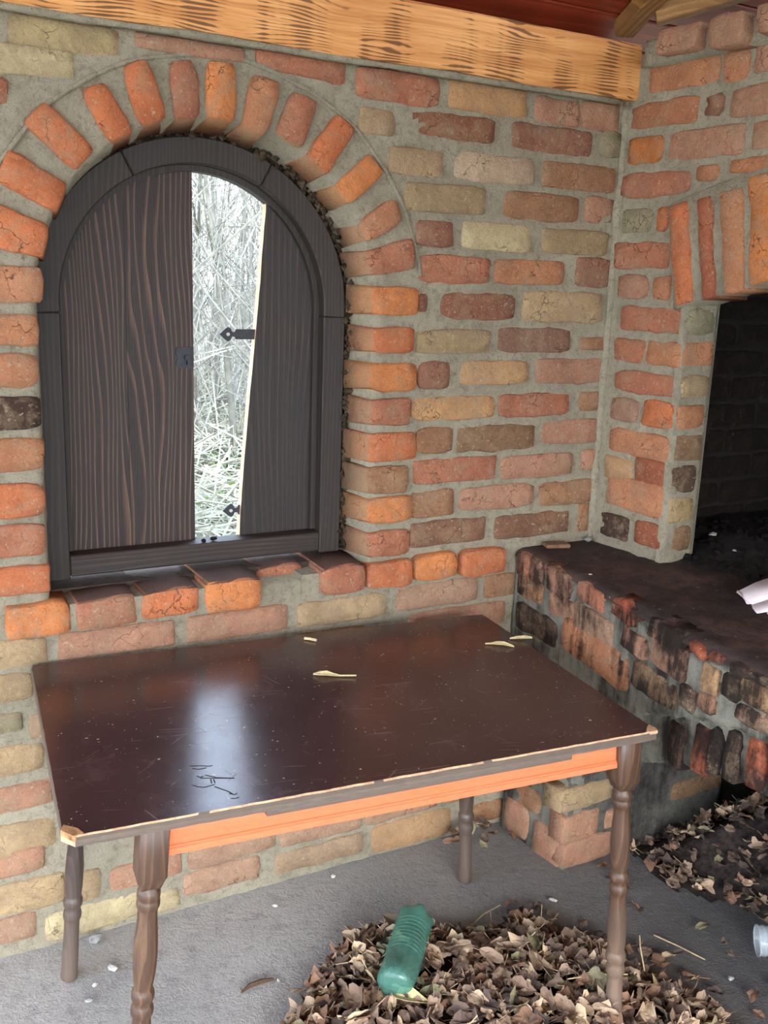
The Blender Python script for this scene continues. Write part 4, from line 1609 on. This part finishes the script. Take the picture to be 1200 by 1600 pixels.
PILE = [(.70, 1.68), (.80, 1.76), (.88, 1.83), (.98, 1.93), (1.10, 1.955), (1.20, 1.88), (1.29, 1.80), (1.38, 1.79), (1.45, 1.83), (1.53, 1.70), (1.585, 1.60), (1.60, 1.50), (1.66, 1.38), (1.66, 1.24), (1.58, 1.08), (1.40, .98), (1.15, 1.02), (.95, 1.12), (.78, 1.30), (.66, 1.50)]
SPARSE = [(1.38, 1.80), (1.50, 1.92), (1.62, 1.72), (1.75, 1.40), (2.0, 1.35), (2.1, 1.55), (1.95, 1.66), (2.0, 1.86), (2.55, 1.90), (2.6, 1.2), (1.9, 1.0), (1.6, 1.0)]
NICHE = [(1.96, 1.95), (2.60, 1.95), (2.60, 1.10), (2.10, 1.30), (2.02, 1.62), (1.93, 1.72)]
CORNER = [(1.46, 2.235), (1.665, 2.22), (1.67, 2.08), (1.60, 2.06), (1.46, 2.16)]


def edge_dist(poly, x, y):
    d = 9
    for i in range(len(poly)):
        a, b_ = Vector(poly[i]), Vector(poly[(i + 1) % len(poly)])
        p = Vector((x, y))
        t = max(0, min(1, (p - a).dot(b_ - a) / (b_ - a).length_squared))
        d = min(d, (p - a - (b_ - a) * t).length)
    return d


def ground_h(x, y):
    h = 0.0
    if inside(PILE, x, y):
        h = max(h, 0.055 * min(1, edge_dist(PILE, x, y) / 0.16) + 0.012 * nz(x * 9, y * 9, 1))
    if inside(NICHE, x, y):
        h = max(h, 0.24 * min(1, edge_dist(NICHE, x, y) / 0.26) * min(1, max(0, (x - 1.92) / .22)))
    if inside(CORNER, x, y):
        h = max(h, 0.05 * min(1, edge_dist(CORNER, x, y) / 0.05))
    return max(h, 0)


# dark leaf mould under the litter
def mould(poly, name, label, step=.0125):
    xs = [p[0] for p in poly]
    ys = [p[1] for p in poly]
    V, F, idx = [], [], {}
    nx, ny = int((max(xs) - min(xs)) / step), int((max(ys) - min(ys)) / step)
    for j in range(ny):
        for i in range(nx):
            cx, cy = min(xs) + (i + .5) * step, min(ys) + (j + .5) * step
            if not inside(poly, cx + .045 * nz(cx * 11, cy * 11, 1) + .02 * nz(cx * 40, cy * 40, 5), cy + .045 * nz(cx * 11, cy * 11, 9)):
                continue
            f = []
            for a, b_ in ((i, j), (i + 1, j), (i + 1, j + 1), (i, j + 1)):
                if (a, b_) not in idx:
                    x, y = min(xs) + a * step, min(ys) + b_ * step
                    idx[(a, b_)] = len(V)
                    V.append((x, y, max(0.0008, ground_h(x, y) * .8 - .006) + .004 * max(0, nz(x * 40, y * 40, 2))))
                f.append(idx[(a, b_)])
            F.append(tuple(f))
    o = mk(name, V, F, M_MOULD, None, True)
    o['kind'] = 'stuff'
    return tag(o, label, 'leaf mould')


M_MOULD = mat_plain('leaf_mould', (56, 49, 45), 0.95, 0.1, 0.35, 50, 0.008)
mould(PILE, 'leaf_mould', 'dark crumbly leaf mould beneath the dry leaves in front of the table')
mould(NICHE, 'leaf_mould', 'dark sooty mould heaped in the hollow below the hearth bench')

rl = random.Random(21)
PROTO = []
for i in range(14):
    v, f = leaf_shape(rl.choice([0, 0, 1, 1, 2]), rl, 1.0)
    PROTO.append((v, f))


def leaf_xf(x, y, z, size, rnd, flat=1.0):
    e = Matrix.Rotation(rnd.uniform(0, 6.28), 4, 'Z') @ Matrix.Rotation(rnd.uniform(-.75, .75) * flat, 4, 'X') @ Matrix.Rotation(rnd.uniform(-.65, .65) * flat, 4, 'Y')
    return Matrix.Translation((x, y, z)) @ e @ Matrix.Scale(size, 4)


def spot(poly):
    xs = [p[0] for p in poly]
    ys = [p[1] for p in poly]
    while True:
        x, y = rl.uniform(min(xs), max(xs)), rl.uniform(min(ys), max(ys))
        if inside(poly, x, y):
            return x, y


BOT_A, BOT_B = Vector((1.142, 1.832)), Vector((0.992, 1.662))


def near_bottle(x, y, r=.05):
    p = Vector((x, y))
    t = max(0, min(1, (p - BOT_A).dot(BOT_B - BOT_A) / (BOT_B - BOT_A).length_squared))
    return (p - BOT_A - (BOT_B - BOT_A) * t).length < r


WTS = [3, 3, 2.4, 2.2, 2, 2, 1.0, 0.8]
# loose layer nobody could count, one object
sv, sf, sm = [], [], []
for cnt, poly, s0, s1, up in ((1500, PILE, .022, .042, .012), (620, NICHE, .016, .034, .008), (190, SPARSE, .012, .030, .002)):
    for _ in range(cnt):
        x, y = spot(poly)
        if rl.random() < .35:
            x, y = x + rl.gauss(0, .035), y + rl.gauss(0, .03)
            if y > 1.93 or (x < 1.95 and poly is NICHE):
                continue
        v, f = rl.choice(PROTO)
        size = rl.uniform(s0, s1)
        M = leaf_xf(x, y, ground_h(x, y) + rl.uniform(0.002, up) + size * .12, size, rl)
        b0 = len(sv)
        vv = [M @ Vector(p) for p in v]
        lo = min(p.z for p in vv)
        dz = max(0, 0.001 - lo)
        sv += [(p.x, p.y, p.z + dz) for p in vv]
        sf += [tuple(i + b0 for i in q) for q in f]
        sm += [rl.choices(range(8), WTS if poly is PILE else [1, 2, 3, .6, 2, 3, .3, 1])[0]] * len(f)
lit = mk('leaf_litter', sv, sf, M_LEAF, None, False, mats=sm)
lit['kind'] = 'stuff'
tag(lit, 'loose bed of small broken dry leaves in front of and below the table', 'leaf litter')

# single leaves lying on top
LM = {}
for i, (v, f) in enumerate(PROTO):
    for c in range(8):
        me = bpy.data.meshes.new('fallen_leaf')
        me.from_pydata(v, [], f)
        me.materials.append(M_LEAF[c])
        LM[(i, c)] = me
zmin = {}
def put_leaf(x, y, z, size, c, label, group, flat=1.0):
    i = rl.randrange(len(PROTO))
    M = leaf_xf(x, y, z, size, rl, flat)
    lo = min((M @ Vector(p)).z for p in PROTO[i][0])
    base = ground_h(x, y)
    if lo < base * .7 + .001:
        M = Matrix.Translation((0, 0, base * .7 + .001 - lo)) @ M
    o = bpy.data.objects.new('fallen_leaf', LM[(i, c)])
    COL.objects.link(o)
    o.matrix_world = M
    tag(o, label, 'leaf', group)
    return o


n = 0
while n < 210:
    x, y = spot(PILE)
    if y < 1.18 or near_bottle(x, y, .055):
        continue
    put_leaf(x, y, ground_h(x, y) + rl.uniform(.012, .028), rl.uniform(.028, .050), rl.choices(range(8), [3, 2.5, 1.2, 3, 2, .8, 1.6, .8])[0], 'dry curled brown leaf lying on the leaf pile in front of the table', 'leaves on the leaf pile')
    n += 1
for _ in range(42):
    x, y = spot(NICHE)
    put_leaf(x, y, ground_h(x, y) + .012, rl.uniform(.024, .040), rl.choices(range(8), [1, 2, 2, .8, 2, 2, .3, 1.2])[0], 'dull dry leaf on the dark heap under the hearth bench', 'leaves under the hearth bench')
for _ in range(22):
    x, y = spot(SPARSE)
    if x > 2.0 or (x < 1.62 and y < 1.6):
        x, y = rl.uniform(1.66, 2.0), rl.uniform(1.25, 1.9)
    put_leaf(x, y, .008, rl.uniform(.018, .034), rl.choices(range(8), [1, 2, 2, .8, 2, 2, .6, 1.2])[0], 'scattered dry leaf on the bare dirty floor right of the front table leg', 'leaves scattered on the dark floor', .5)
for _ in range(16):
    x, y = spot(CORNER)
    put_leaf(x, min(y, 2.19), ground_h(x, y) + .012, rl.uniform(.024, .038), rl.choices(range(8), [2, 2, 2, 1, 2, 1, .3, 2])[0], 'dry leaf in the small drift against the wall behind the rear table leg', 'leaves drifted into the wall corner')


def one_leaf(name, pts, mat, label, cat='leaf', lift=.004, thick=None):
    """a single hand-placed leaf: left/right edge pairs along a spine (x,y,z,half-width)"""
    V, F = [], []
    for i, (x, y, z, w) in enumerate(pts):
        a = pts[max(i - 1, 0)]
        b_ = pts[min(i + 1, len(pts) - 1)]
        d = Vector((b_[0] - a[0], b_[1] - a[1], 0)).normalized()
        s = Vector((-d.y, d.x, 0)) * w
        V += [(x + s.x, y + s.y, z + lift + w * .35), (x, y, z + lift * .3), (x - s.x, y - s.y, z + lift + w * .28)]
    for i in range(len(pts) - 1):
        for k in range(2):
            F.append((i * 3 + k, i * 3 + k + 1, i * 3 + 4 + k, i * 3 + 3 + k))
    o = mk(name, V, F, mat)
    md = o.modifiers.new('thick', 'SOLIDIFY')
    md.thickness = 0.0008
    return tag(o, label, cat)


def tq(u, v, z=0):
    p = tp(u, v, TH + .0006 + z)
    return (p.x, p.y, p.z)


def spine(pts):
    return [tq(u, v, z) + (w,) for u, v, z, w in pts]


one_leaf('dry_leaf', spine([(.600, .500, 0, .001), (.612, .492, 0, .010), (.626, .484, .001, .012), (.640, .476, .001, .006), (.655, .470, .001, .0014), (.690, .457, .002, .0010)]), M_PALE, 'pale dry leaf with long stalk lying mid-table')
one_leaf('dry_leaf', spine([(1.078, .547, .001, .0010), (1.092, .542, .001, .002), (1.103, .535, .001, .009), (1.118, .524, .002, .010), (1.132, .512, .001, .005), (1.140, .508, 0, .001)]), M_PALE, 'pale curled leaf on the table near its right rear edge, beside white scuffs')
one_leaf('dry_leaf', spine([(1.158, .560, .001, .001), (1.176, .552, .002, .007), (1.195, .545, .003, .008), (1.212, .540, .003, .004)]), M_PALE, 'pale slender leaf overhanging the right rear table edge')
m = MB()
m.tube([tq(.653, .722, .004), tq(.664, .714, .0045), (tq(.678, .700, .004))], .0036, 6)
tag(m.build('wood_splinter', M_STRAW, None), 'short pale wood splinter near the rear edge of the table', 'splinter')

# named leaves on the pile
one_leaf('fallen_leaf', [(1.025, 1.620, .065, .002), (1.040, 1.612, .066, .014), (1.062, 1.604, .068, .017), (1.085, 1.590, .066, .010), (1.105, 1.580, .064, .001)], M_GREENLEAF, 'long grey-green leaf beside the lower end of the green bottle')
one_leaf('fallen_leaf', [(.965, 1.640, .072, .002), (.975, 1.625, .074, .018), (.995, 1.605, .076, .022), (1.015, 1.585, .074, .010), (1.03, 1.572, .072, .001)], M_PALE, 'cream coloured broad leaf just below the lower end of the green bottle')
star = []
rs = random.Random(3)
Vs, Fs = [(0, 0, .004)], []
for i in range(10):
    a = math.pi * 2 * i / 10
    r = .040 if i % 2 == 0 else .014
    Vs.append((r * math.cos(a), r * math.sin(a), .008 * (i % 2 == 0)))
for i in range(10):
    Fs.append((0, 1 + i, 1 + (i + 1) % 10))
o = mk('fallen_leaf', [(1.560 + x, 1.405 + y, .052 + z) for x, y, z in Vs], Fs, M_STRAW)
tag(o, 'light tan star-shaped leaf on the pile right of the front table leg', 'leaf')

# ------------------------------------------------------------------ bottle
def bottle():
    root = empty('plastic_bottle', (BOT_A.x, BOT_A.y, 0.04), 'crumpled green plastic bottle lying on the leaf pile', 'bottle')
    ax = (BOT_B - BOT_A)
    L = ax.length + 0.055
    d = Vector((ax.x, ax.y, -0.0)).normalized()
    sd = Vector((-d.y, d.x, 0))
    up = Vector((0, 0, 1))
    o0 = Vector((BOT_A.x, BOT_A.y, 0.090)) - d * .02
    prof = [(0.0, .012), (.004, .024), (.012, .033), (.028, .041), (.045, .0435), (.08, .0425), (.12, .0415), (.16, .042), (.20, .0425), (.235, .0435), (.260, .0425), (.272, .040), (.279, .034), (.283, .022)]
    n = 32
    V, F = [], []
    for i, (t, r) in enumerate(prof):
        # base petals crumple, flank folds
        for k in range(n):
            a = 2 * math.pi * k / n
            rr = r * (1 + (0.14 * math.cos(5 * a) if t < .03 else 0) + 0.10 * nz(math.cos(a) * 1.6, math.sin(a) * 1.6, t * 22))
            flat = 1.0 - 0.22 * (math.sin(a) > 0) * math.exp(-((t - .055) / .03) ** 2) * math.sin(a) - .20 * (math.sin(a) > 0) * math.exp(-((t - .205) / .03) ** 2) * math.sin(a)
            p = o0 + d * t * (L / .283) + sd * rr * math.cos(a) * 1.04 + up * rr * math.sin(a) * flat
            V.append(p)
    for i in range(len(prof) - 1):
        for k in range(n):
            F.append((i * n + k, i * n + (k + 1) % n, (i + 1) * n + (k + 1) % n, (i + 1) * n + k))
    F.append(tuple(range(n)))
    F.append(tuple((len(prof) - 1) * n + k for k in range(n)))
    b = mk('body', V, F, M_BOTTLE, root, True)
    # raised hoops of the grip section
    for i in range(9):
        t = .075 + i * .0135
        R = .0428
        m = MB()
        pts = []
        for k in range(25):
            a = 2 * math.pi * k / 24
            pts.append(o0 + d * t * (L / .283) + sd * R * math.cos(a) * 1.04 + up * R * math.sin(a))
        m.tube(pts, .0006, 5, cap=False)
        m.build('grip_ring', M_BOTTLE, root, True)
    m = MB()
    p0 = o0 + d * L
    m.tube([p0 - d * .016 - up * .012, p0 - d * .004 - up * .022, p0 + d * .002 - up * .036], .0125, 14)
    m.build('neck', M_BOTTLE, root, True)
    return root


bottle()

# clear cup at the right edge
def cup():
    root = empty('plastic_cup', (1.955, 1.40, 0.035), 'clear plastic cup lying on the dark floor at the right edge', 'cup')
    d = Vector((0.80, -0.58, 0.05)).normalized()
    sd = Vector((-d.y, d.x, 0)).normalized()
    up = d.cross(sd).normalized()
    if up.z < 0:
        up = -up
    o0 = Vector((1.925, 1.432, 0.040))
    n = 28
    V, F = [], []
    prof = [(0, .0375), (.03, .036), (.075, .030), (.078, .026), (.078, .002)]
    for t, r in prof:
        for k in range(n):
            a = 2 * math.pi * k / n
            V.append(o0 + d * t + sd * r * math.cos(a) + up * r * math.sin(a))
    for i in range(len(prof) - 1):
        for k in range(n):
            F.append((i * n + k, i * n + (k + 1) % n, (i + 1) * n + (k + 1) % n, (i + 1) * n + k))
    mk('cup_wall', V, F, M_CLEAR, root, True)
    for nm, t, r in (('rim', 0, .0385), ('ridge', .014, .0375)):
        m = MB()
        m.tube([o0 + d * t + sd * r * math.cos(2 * math.pi * k / n) + up * r * math.sin(2 * math.pi * k / n) for k in range(n + 1)], .0017, 6, cap=False)
        m.build(nm, M_CLEAR, root, True)


cup()

# folded white paper on the hearth
def sheet(name, pts_a, pts_b, parent, z):
    """strip between two edge polylines"""
    n = len(pts_a)
    V = [p for p in pts_a] + [p for p in pts_b]
    F = [(i, i + 1, n + i + 1, n + i) for i in range(n - 1)]
    o = mk(name, V, F, M_PAPER, parent, True)
    md = o.modifiers.new('t', 'SOLIDIFY')
    md.thickness = .0012
    return o


pap = empty('folded_paper', (2.00, 1.55, 0.905), 'crumpled folded white paper lying on the dark hearth top', 'paper')
Z = .905
sheet('sheet', [(1.918, 1.629, Z + .014), (1.998, 1.641, Z + .026), (2.088, 1.645, Z + .036), (2.228, 1.615, Z + .042)],
      [(1.893, 1.555, Z + .008), (1.968, 1.540, Z + .026), (2.048, 1.525, Z + .032), (2.188, 1.485, Z + .036)], pap, 0)
sheet('sheet', [(1.893, 1.557, Z + .006), (1.968, 1.542, Z + .023), (2.048, 1.527, Z + .029), (2.188, 1.487, Z + .033)],
      [(1.850, 1.510, Z + .004), (1.888, 1.480, Z + .018), (1.968, 1.445, Z + .026), (2.108, 1.385, Z + .030)], pap, 0)
sheet('sheet', [(1.876, 1.540, Z + .003), (1.948, 1.515, Z + .012), (2.028, 1.485, Z + .015), (2.168, 1.425, Z + .015)],
      [(1.840, 1.495, Z + .001), (1.873, 1.465, Z + .003), (1.948, 1.427, Z + .004), (2.088, 1.365, Z + .004)], pap, 0)
sheet('sheet', [(1.918, 1.627, Z + .020), (1.900, 1.585, Z + .010), (1.888, 1.565, Z + .004)], [(1.948, 1.625, Z + .004), (1.938, 1.585, Z + .003), (1.918, 1.555, Z + .002)], pap, 0)

# ------------------------------------------------------------------ small debris
def stone(name, x, y, z, s, mat, label, cat='stone', sq=(1, .8, .6)):
    bm = bmesh.new()
    bmesh.ops.create_icosphere(bm, subdivisions=1, radius=1)
    r_ = random.Random(int(x * 991 + y * 77))
    for v in bm.verts:
        v.co *= r_.uniform(.75, 1.15)
        v.co = Vector((v.co.x * sq[0] * s, v.co.y * sq[1] * s, v.co.z * sq[2] * s))
    me = bpy.data.meshes.new(name)
    bm.to_mesh(me)
    bm.free()
    lo = min(v.co.z for v in me.vertices)
    o = link(name, me, mat, None, (x, y, z - lo))
    o.rotation_euler = (0, 0, r_.uniform(0, 6))
    return tag(o, label, cat)


stone('stone', .425, 2.205, 0, .020, M_STONE2, 'grey stone on the floor against the wall right of the left rear table leg')
stone('stone', .438, 2.085, 0, .017, M_STONE, 'white rubble chip on bare floor between the left table legs', sq=(1, .7, .5))
stone('stone', .388, 2.045, 0, .008, M_STONE, 'tiny white chip on bare floor, nearer to the left rear table foot')
stone('stone', .366, 2.000, 0, .011, M_STONE2, 'small dark flat grit lump on bare floor left of the front left leg', sq=(1, .6, .4))
stone('stone', .885, 2.140, 0, .008, M_STONE, 'small white pebble on bare floor under the middle of the table')
stone('stone', 1.085, 2.195, 0, .009, M_STONE, 'small white pebble on the floor close to the wall under the table')
stone('stone', .785, 1.872, 0, .006, M_STONE, 'tiny white pebble beside the end of the brown twig')
stone('stone', 1.585, 1.835, 0, .012, M_STONE, 'white plaster flake among straw bits by the foot of the brick pier', sq=(1.2, .5, .4))
stone('stone', 1.86, 1.885, 0, .010, M_STONE, 'round white pebble at the foot of the brick pier')
stone('stone', 1.79, 1.39, 0, .009, M_STONE2, 'small grey pebble on the dark floor right of the front table leg')
stone('stone', 2.205, 1.895, .918, .014, M_STONE, 'white chip at the front of the charcoal bed')
stone('stone', 2.245, 2.02, .938, .015, M_STONE, 'pale flat chip in the middle of the charcoal bed', sq=(1.3, .8, .4))
stone('stone', 1.930, 2.215, .899, .014, M_STONE2, 'crumb of pale mortar on the hearth at the pier foot')
stone('stone', 1.700, 1.93, .899, .006, M_STONE, 'tiny white crumb on the front of the dark hearth top')
m = MB()
m.box((1.80, 2.205, .906), (.075, .045, .012), (Vector((.96, -.28, 0)), Vector((.28, .96, 0)), Vector((0, 0, 1))))
o = bevel(m.build('brick_shard', M_BRICK), .003, 1)
o.color = PAL['M4']
tag(o, 'flat reddish brick shard on the hearth against the back wall', 'brick')
m = MB()
m.tube([(.690, 1.868, .006), (.715, 1.880, .007), (.745, 1.880, .008), (.775, 1.878, .006)], [.003, .0055, .006, .003], 6)
tag(m.build('twig', M_TWIG), 'short dark brown twig on the bare floor left of the leaf pile', 'twig')
for i, (pp, lab) in enumerate(((((1.735, 1.60, .004), (1.76, 1.535, .006), (1.785, 1.47, .004)), 'thin straight stalk on the dark floor right of the front table leg'),
                               (((1.56, 1.455, .06), (1.585, 1.50, .085), (1.61, 1.53, .09)), 'thin stalk sticking up from the leaf pile by the front right leg'),
                               (((1.30, 1.83, .004), (1.37, 1.86, .010), (1.44, 1.88, .004)), 'bent pale straw on the floor above the leaf pile'),
                               (((1.36, 1.50, .075), (1.43, 1.47, .085), (1.50, 1.45, .075)), 'pale stalk lying across the leaves beside the front right leg'))):
    m = MB()
    m.tube(pp, .0016, 5)
    tag(m.build('stalk', M_STRAW), lab, 'stalk')
for k, (x, y) in enumerate(((0.762, 2.352), (0.79, 2.356))):
    stone('stone', x, y, .977, .009 + .002 * k, M_CHAR, ('dark crumb on the window rail below the gap, left one', 'dark crumb on the window rail below the gap, right one')[k])

# charcoal lumps on the ash bed
CM = []
rc = random.Random(17)
for i in range(6):
    bm = bmesh.new()
    bmesh.ops.create_icosphere(bm, subdivisions=1, radius=1)
    for v in bm.verts:
        v.co = Vector((v.co.x * rc.uniform(.7, 1.3), v.co.y * rc.uniform(.6, 1.0), v.co.z * rc.uniform(.4, .8)))
    me = bpy.data.meshes.new('charcoal_lump')
    bm.to_mesh(me)
    bm.free()
    me.materials.append(M_CHAR)
    CM.append(me)


def ash_z(x, y):
    d = min(1, max(0, (x - 2.02 - .03 * nz(y * 6, 0, 3)) / 0.30))
    return 0.893 + 0.055 * d + 0.012 * d * nz(x * 16, y * 16, 6)


for i in range(290):
    x, y = rc.uniform(2.06, 2.75), rc.uniform(1.45, 2.15)
    o = bpy.data.objects.new('charcoal_lump', rc.choice(CM))
    COL.objects.link(o)
    s = rc.uniform(.006, .015)
    o.scale = (s, s, s)
    o.rotation_euler = (rc.uniform(-.5, .5), rc.uniform(-.5, .5), rc.uniform(0, 6))
    o.location = (x, y, max(.899, ash_z(x, y)) + s * .35)
    tag(o, 'small black charcoal lump on the ash bed of the fire chamber', 'charcoal', 'charcoal on the ash bed')

# ------------------------------------------------------------------ outdoors, seen through the broken shutter
def gz(x, y):
    return -0.06 + 0.05 * max(0, y - 4) + 0.08 * nz(x * .6, y * .6, 2) * min(1, max(0, y - 3))


V, F = [], []
NX, NY = 50, 60
for j in range(NY + 1):
    for i in range(NX + 1):
        x = -14 + 32 * i / NX
        y = -12 + 40 * j / NY
        V.append((x, y, gz(x, y) - .02))
for j in range(NY):
    for i in range(NX):
        F.append((j * (NX + 1) + i, j * (NX + 1) + i + 1, (j + 1) * (NX + 1) + i + 1, (j + 1) * (NX + 1) + i))
g = mk('ground', V, F, M_GROUND, None, True)
g['kind'] = 'structure'

rt = random.Random(31)


def sapling(x, y, h, r, lean, label, branches=6):
    m = MB()
    n = 9
    pts = []
    for i in range(n + 1):
        t = i / n
        pts.append(Vector((x + lean[0] * t * h + .06 * h * .2 * math.sin(3 * t + x * 5), y + lean[1] * t * h, gz(x, y) - .02 + t * h)))
    m.tube(pts, [r * (1 - .75 * i / n) for i in range(n + 1)], 6)
    root = m.build('sapling', M_BARK, None, True)
    tag(root, label, 'sapling', 'bare saplings outside the window')
    bmb = MB()
    for b_ in range(branches):
        i = rt.randint(2, n - 1)
        p = pts[i]
        a = rt.uniform(0, 6.28)
        L = rt.uniform(.4, 1.3)
        q = p + Vector((math.cos(a) * L * .5, math.sin(a) * L * .5, L * .45))
        q2 = q + Vector((math.cos(a) * L * .3, math.sin(a) * L * .3, L * .5))
        bmb.tube([p, q, q2], [r * .4, r * .28, r * .1], 4, cap=False)
        for _ in range(3):
            s = p.lerp(q2, rt.uniform(.3, .9))
            e = s + Vector((rt.uniform(-.3, .3), rt.uniform(-.2, .2), rt.uniform(0, .35)))
            bmb.tube([s, e], [r * .16, r * .08], 3, cap=False)
    bmb.build('branches', M_BARK, root)['kind'] = 'stuff'
    return root


for i in range(100):
    y = rt.uniform(5.0, 13.5)
    cx = 0.355 * y
    x = cx + rt.uniform(-.10, .12) * y if i < 44 else cx + rt.choice((-1, 1)) * rt.uniform(.13, .62) * y
    sapling(x, y, rt.uniform(2.6, 4.3), rt.uniform(.010, .028) * (0.7 + y / 14), (rt.uniform(-.14, .14), rt.uniform(-.05, .05)), 'slender bare sapling in the thicket seen through the window gap', 7)


def bundle(name, cnt, yr, zr, Lr, r, mat, label, cat, vert):
    V, F = [], []
    for _ in range(cnt):
        y = rt.uniform(*yr)
        x = (0.355 + (rt.uniform(-.15, .17) if _ % 9 < 4 else rt.uniform(-.70, .55))) * y
        z = gz(x, y) + rt.uniform(*zr) * (1.0 if zr[1] < 1 else y / 12)
        L = rt.uniform(*Lr)
        d = Vector((rt.gauss(0, 1), rt.gauss(0, .6), rt.gauss(0, 1) * vert)).normalized()
        a = Vector((x, y, z)) - d * L / 2
        b_ = Vector((x, y, z)) + d * L / 2
        mid = (a + b_) / 2 + Vector((rt.uniform(-.1, .1), 0, rt.uniform(-.1, .1))) * L
        s = d.orthogonal().normalized()
        t = d.cross(s)
        base = len(V)
        rr = r * rt.uniform(.5, 1.4)
        for p in (a, mid, b_):
            for k in range(3):
                an = 2.094 * k
                q = p + (s * math.cos(an) + t * math.sin(an)) * rr
                V.append((q.x, q.y, max(q.z, gz(q.x, q.y) - .015)))
        for i in range(2):
            for k in range(3):
                F.append((base + i * 3 + k, base + i * 3 + (k + 1) % 3, base + i * 3 + 3 + (k + 1) % 3, base + i * 3 + 3 + k))
    o = mk(name, V, F, mat)
    o['kind'] = 'stuff'
    return tag(o, label, cat)


bundle('twig_thicket', 7200, (6.5, 16), (0.0, 3.6), (.3, 1.2), .0042, M_TWIGS, 'tangle of fine bare twigs between the saplings outside', 'thicket', 4.2)
bundle('brushwood', 5600, (4.6, 10), (0.0, .45), (.25, .9), .006, M_BRUSH, 'pale fallen brushwood and dead stalks covering the ground outside', 'brushwood', .5)
for i, (x, y) in enumerate(((2.02, 5.60), (2.16, 5.80), (1.90, 5.66), (2.30, 6.10), (2.40, 6.65))):
    m = MB()
    for k in range(60):
        a = rt.uniform(0, 6.28)
        L = rt.uniform(.07, .19)
        p = Vector((x + rt.uniform(-.10, .10), y + rt.uniform(-.08, .08), gz(x, y) + .12 + rt.uniform(0, .10)))
        dv = Vector((math.cos(a), math.sin(a), 1.1)).normalized()
        s = dv.orthogonal().normalized() * L * .28
        q = p + dv * L
        m.add([p, p + dv * L * .55 + s, q, p + dv * L * .55 - s], [(0, 1, 2, 3)])
    o = m.build('green_herb', M_HERB)
    tag(o, ['low green herb just outside, nearest below the window gap', 'low green herb right behind the nearest one outside', 'low green herb at the left edge of the window gap', 'low green herb by the lower iron strap outside', 'farthest low green herb among the brushwood'][i], 'plant', None)
for i, (a, b_, r, lab) in enumerate((((2.0, 6.6, .30), (2.75, 6.9, .22), .022, 'pale fallen branch lying across the brushwood outside'),
                                     ((1.9, 6.2, .05), (2.45, 6.35, .18), .020, 'dark low branch rising to the right near the green herbs outside'),
                                     ((2.2, 7.4, .50), (3.0, 7.5, .44), .012, 'thin arching bramble stem above the brushwood outside'))):
    A, B = Vector(a), Vector(b_)
    A.z += gz(A.x, A.y)
    B.z += gz(B.x, B.y)
    m = MB()
    m.tube([A.lerp(B, t / 6) + Vector((0, 0, .10 * math.sin(math.pi * t / 6) * (1 if i != 1 else .2))) for t in range(7)], [r * (1 - .08 * t) for t in range(7)], 7)
    tag(m.build('fallen_branch', M_BARK if i != 1 else M_TWIG, None, True), lab, 'branch')
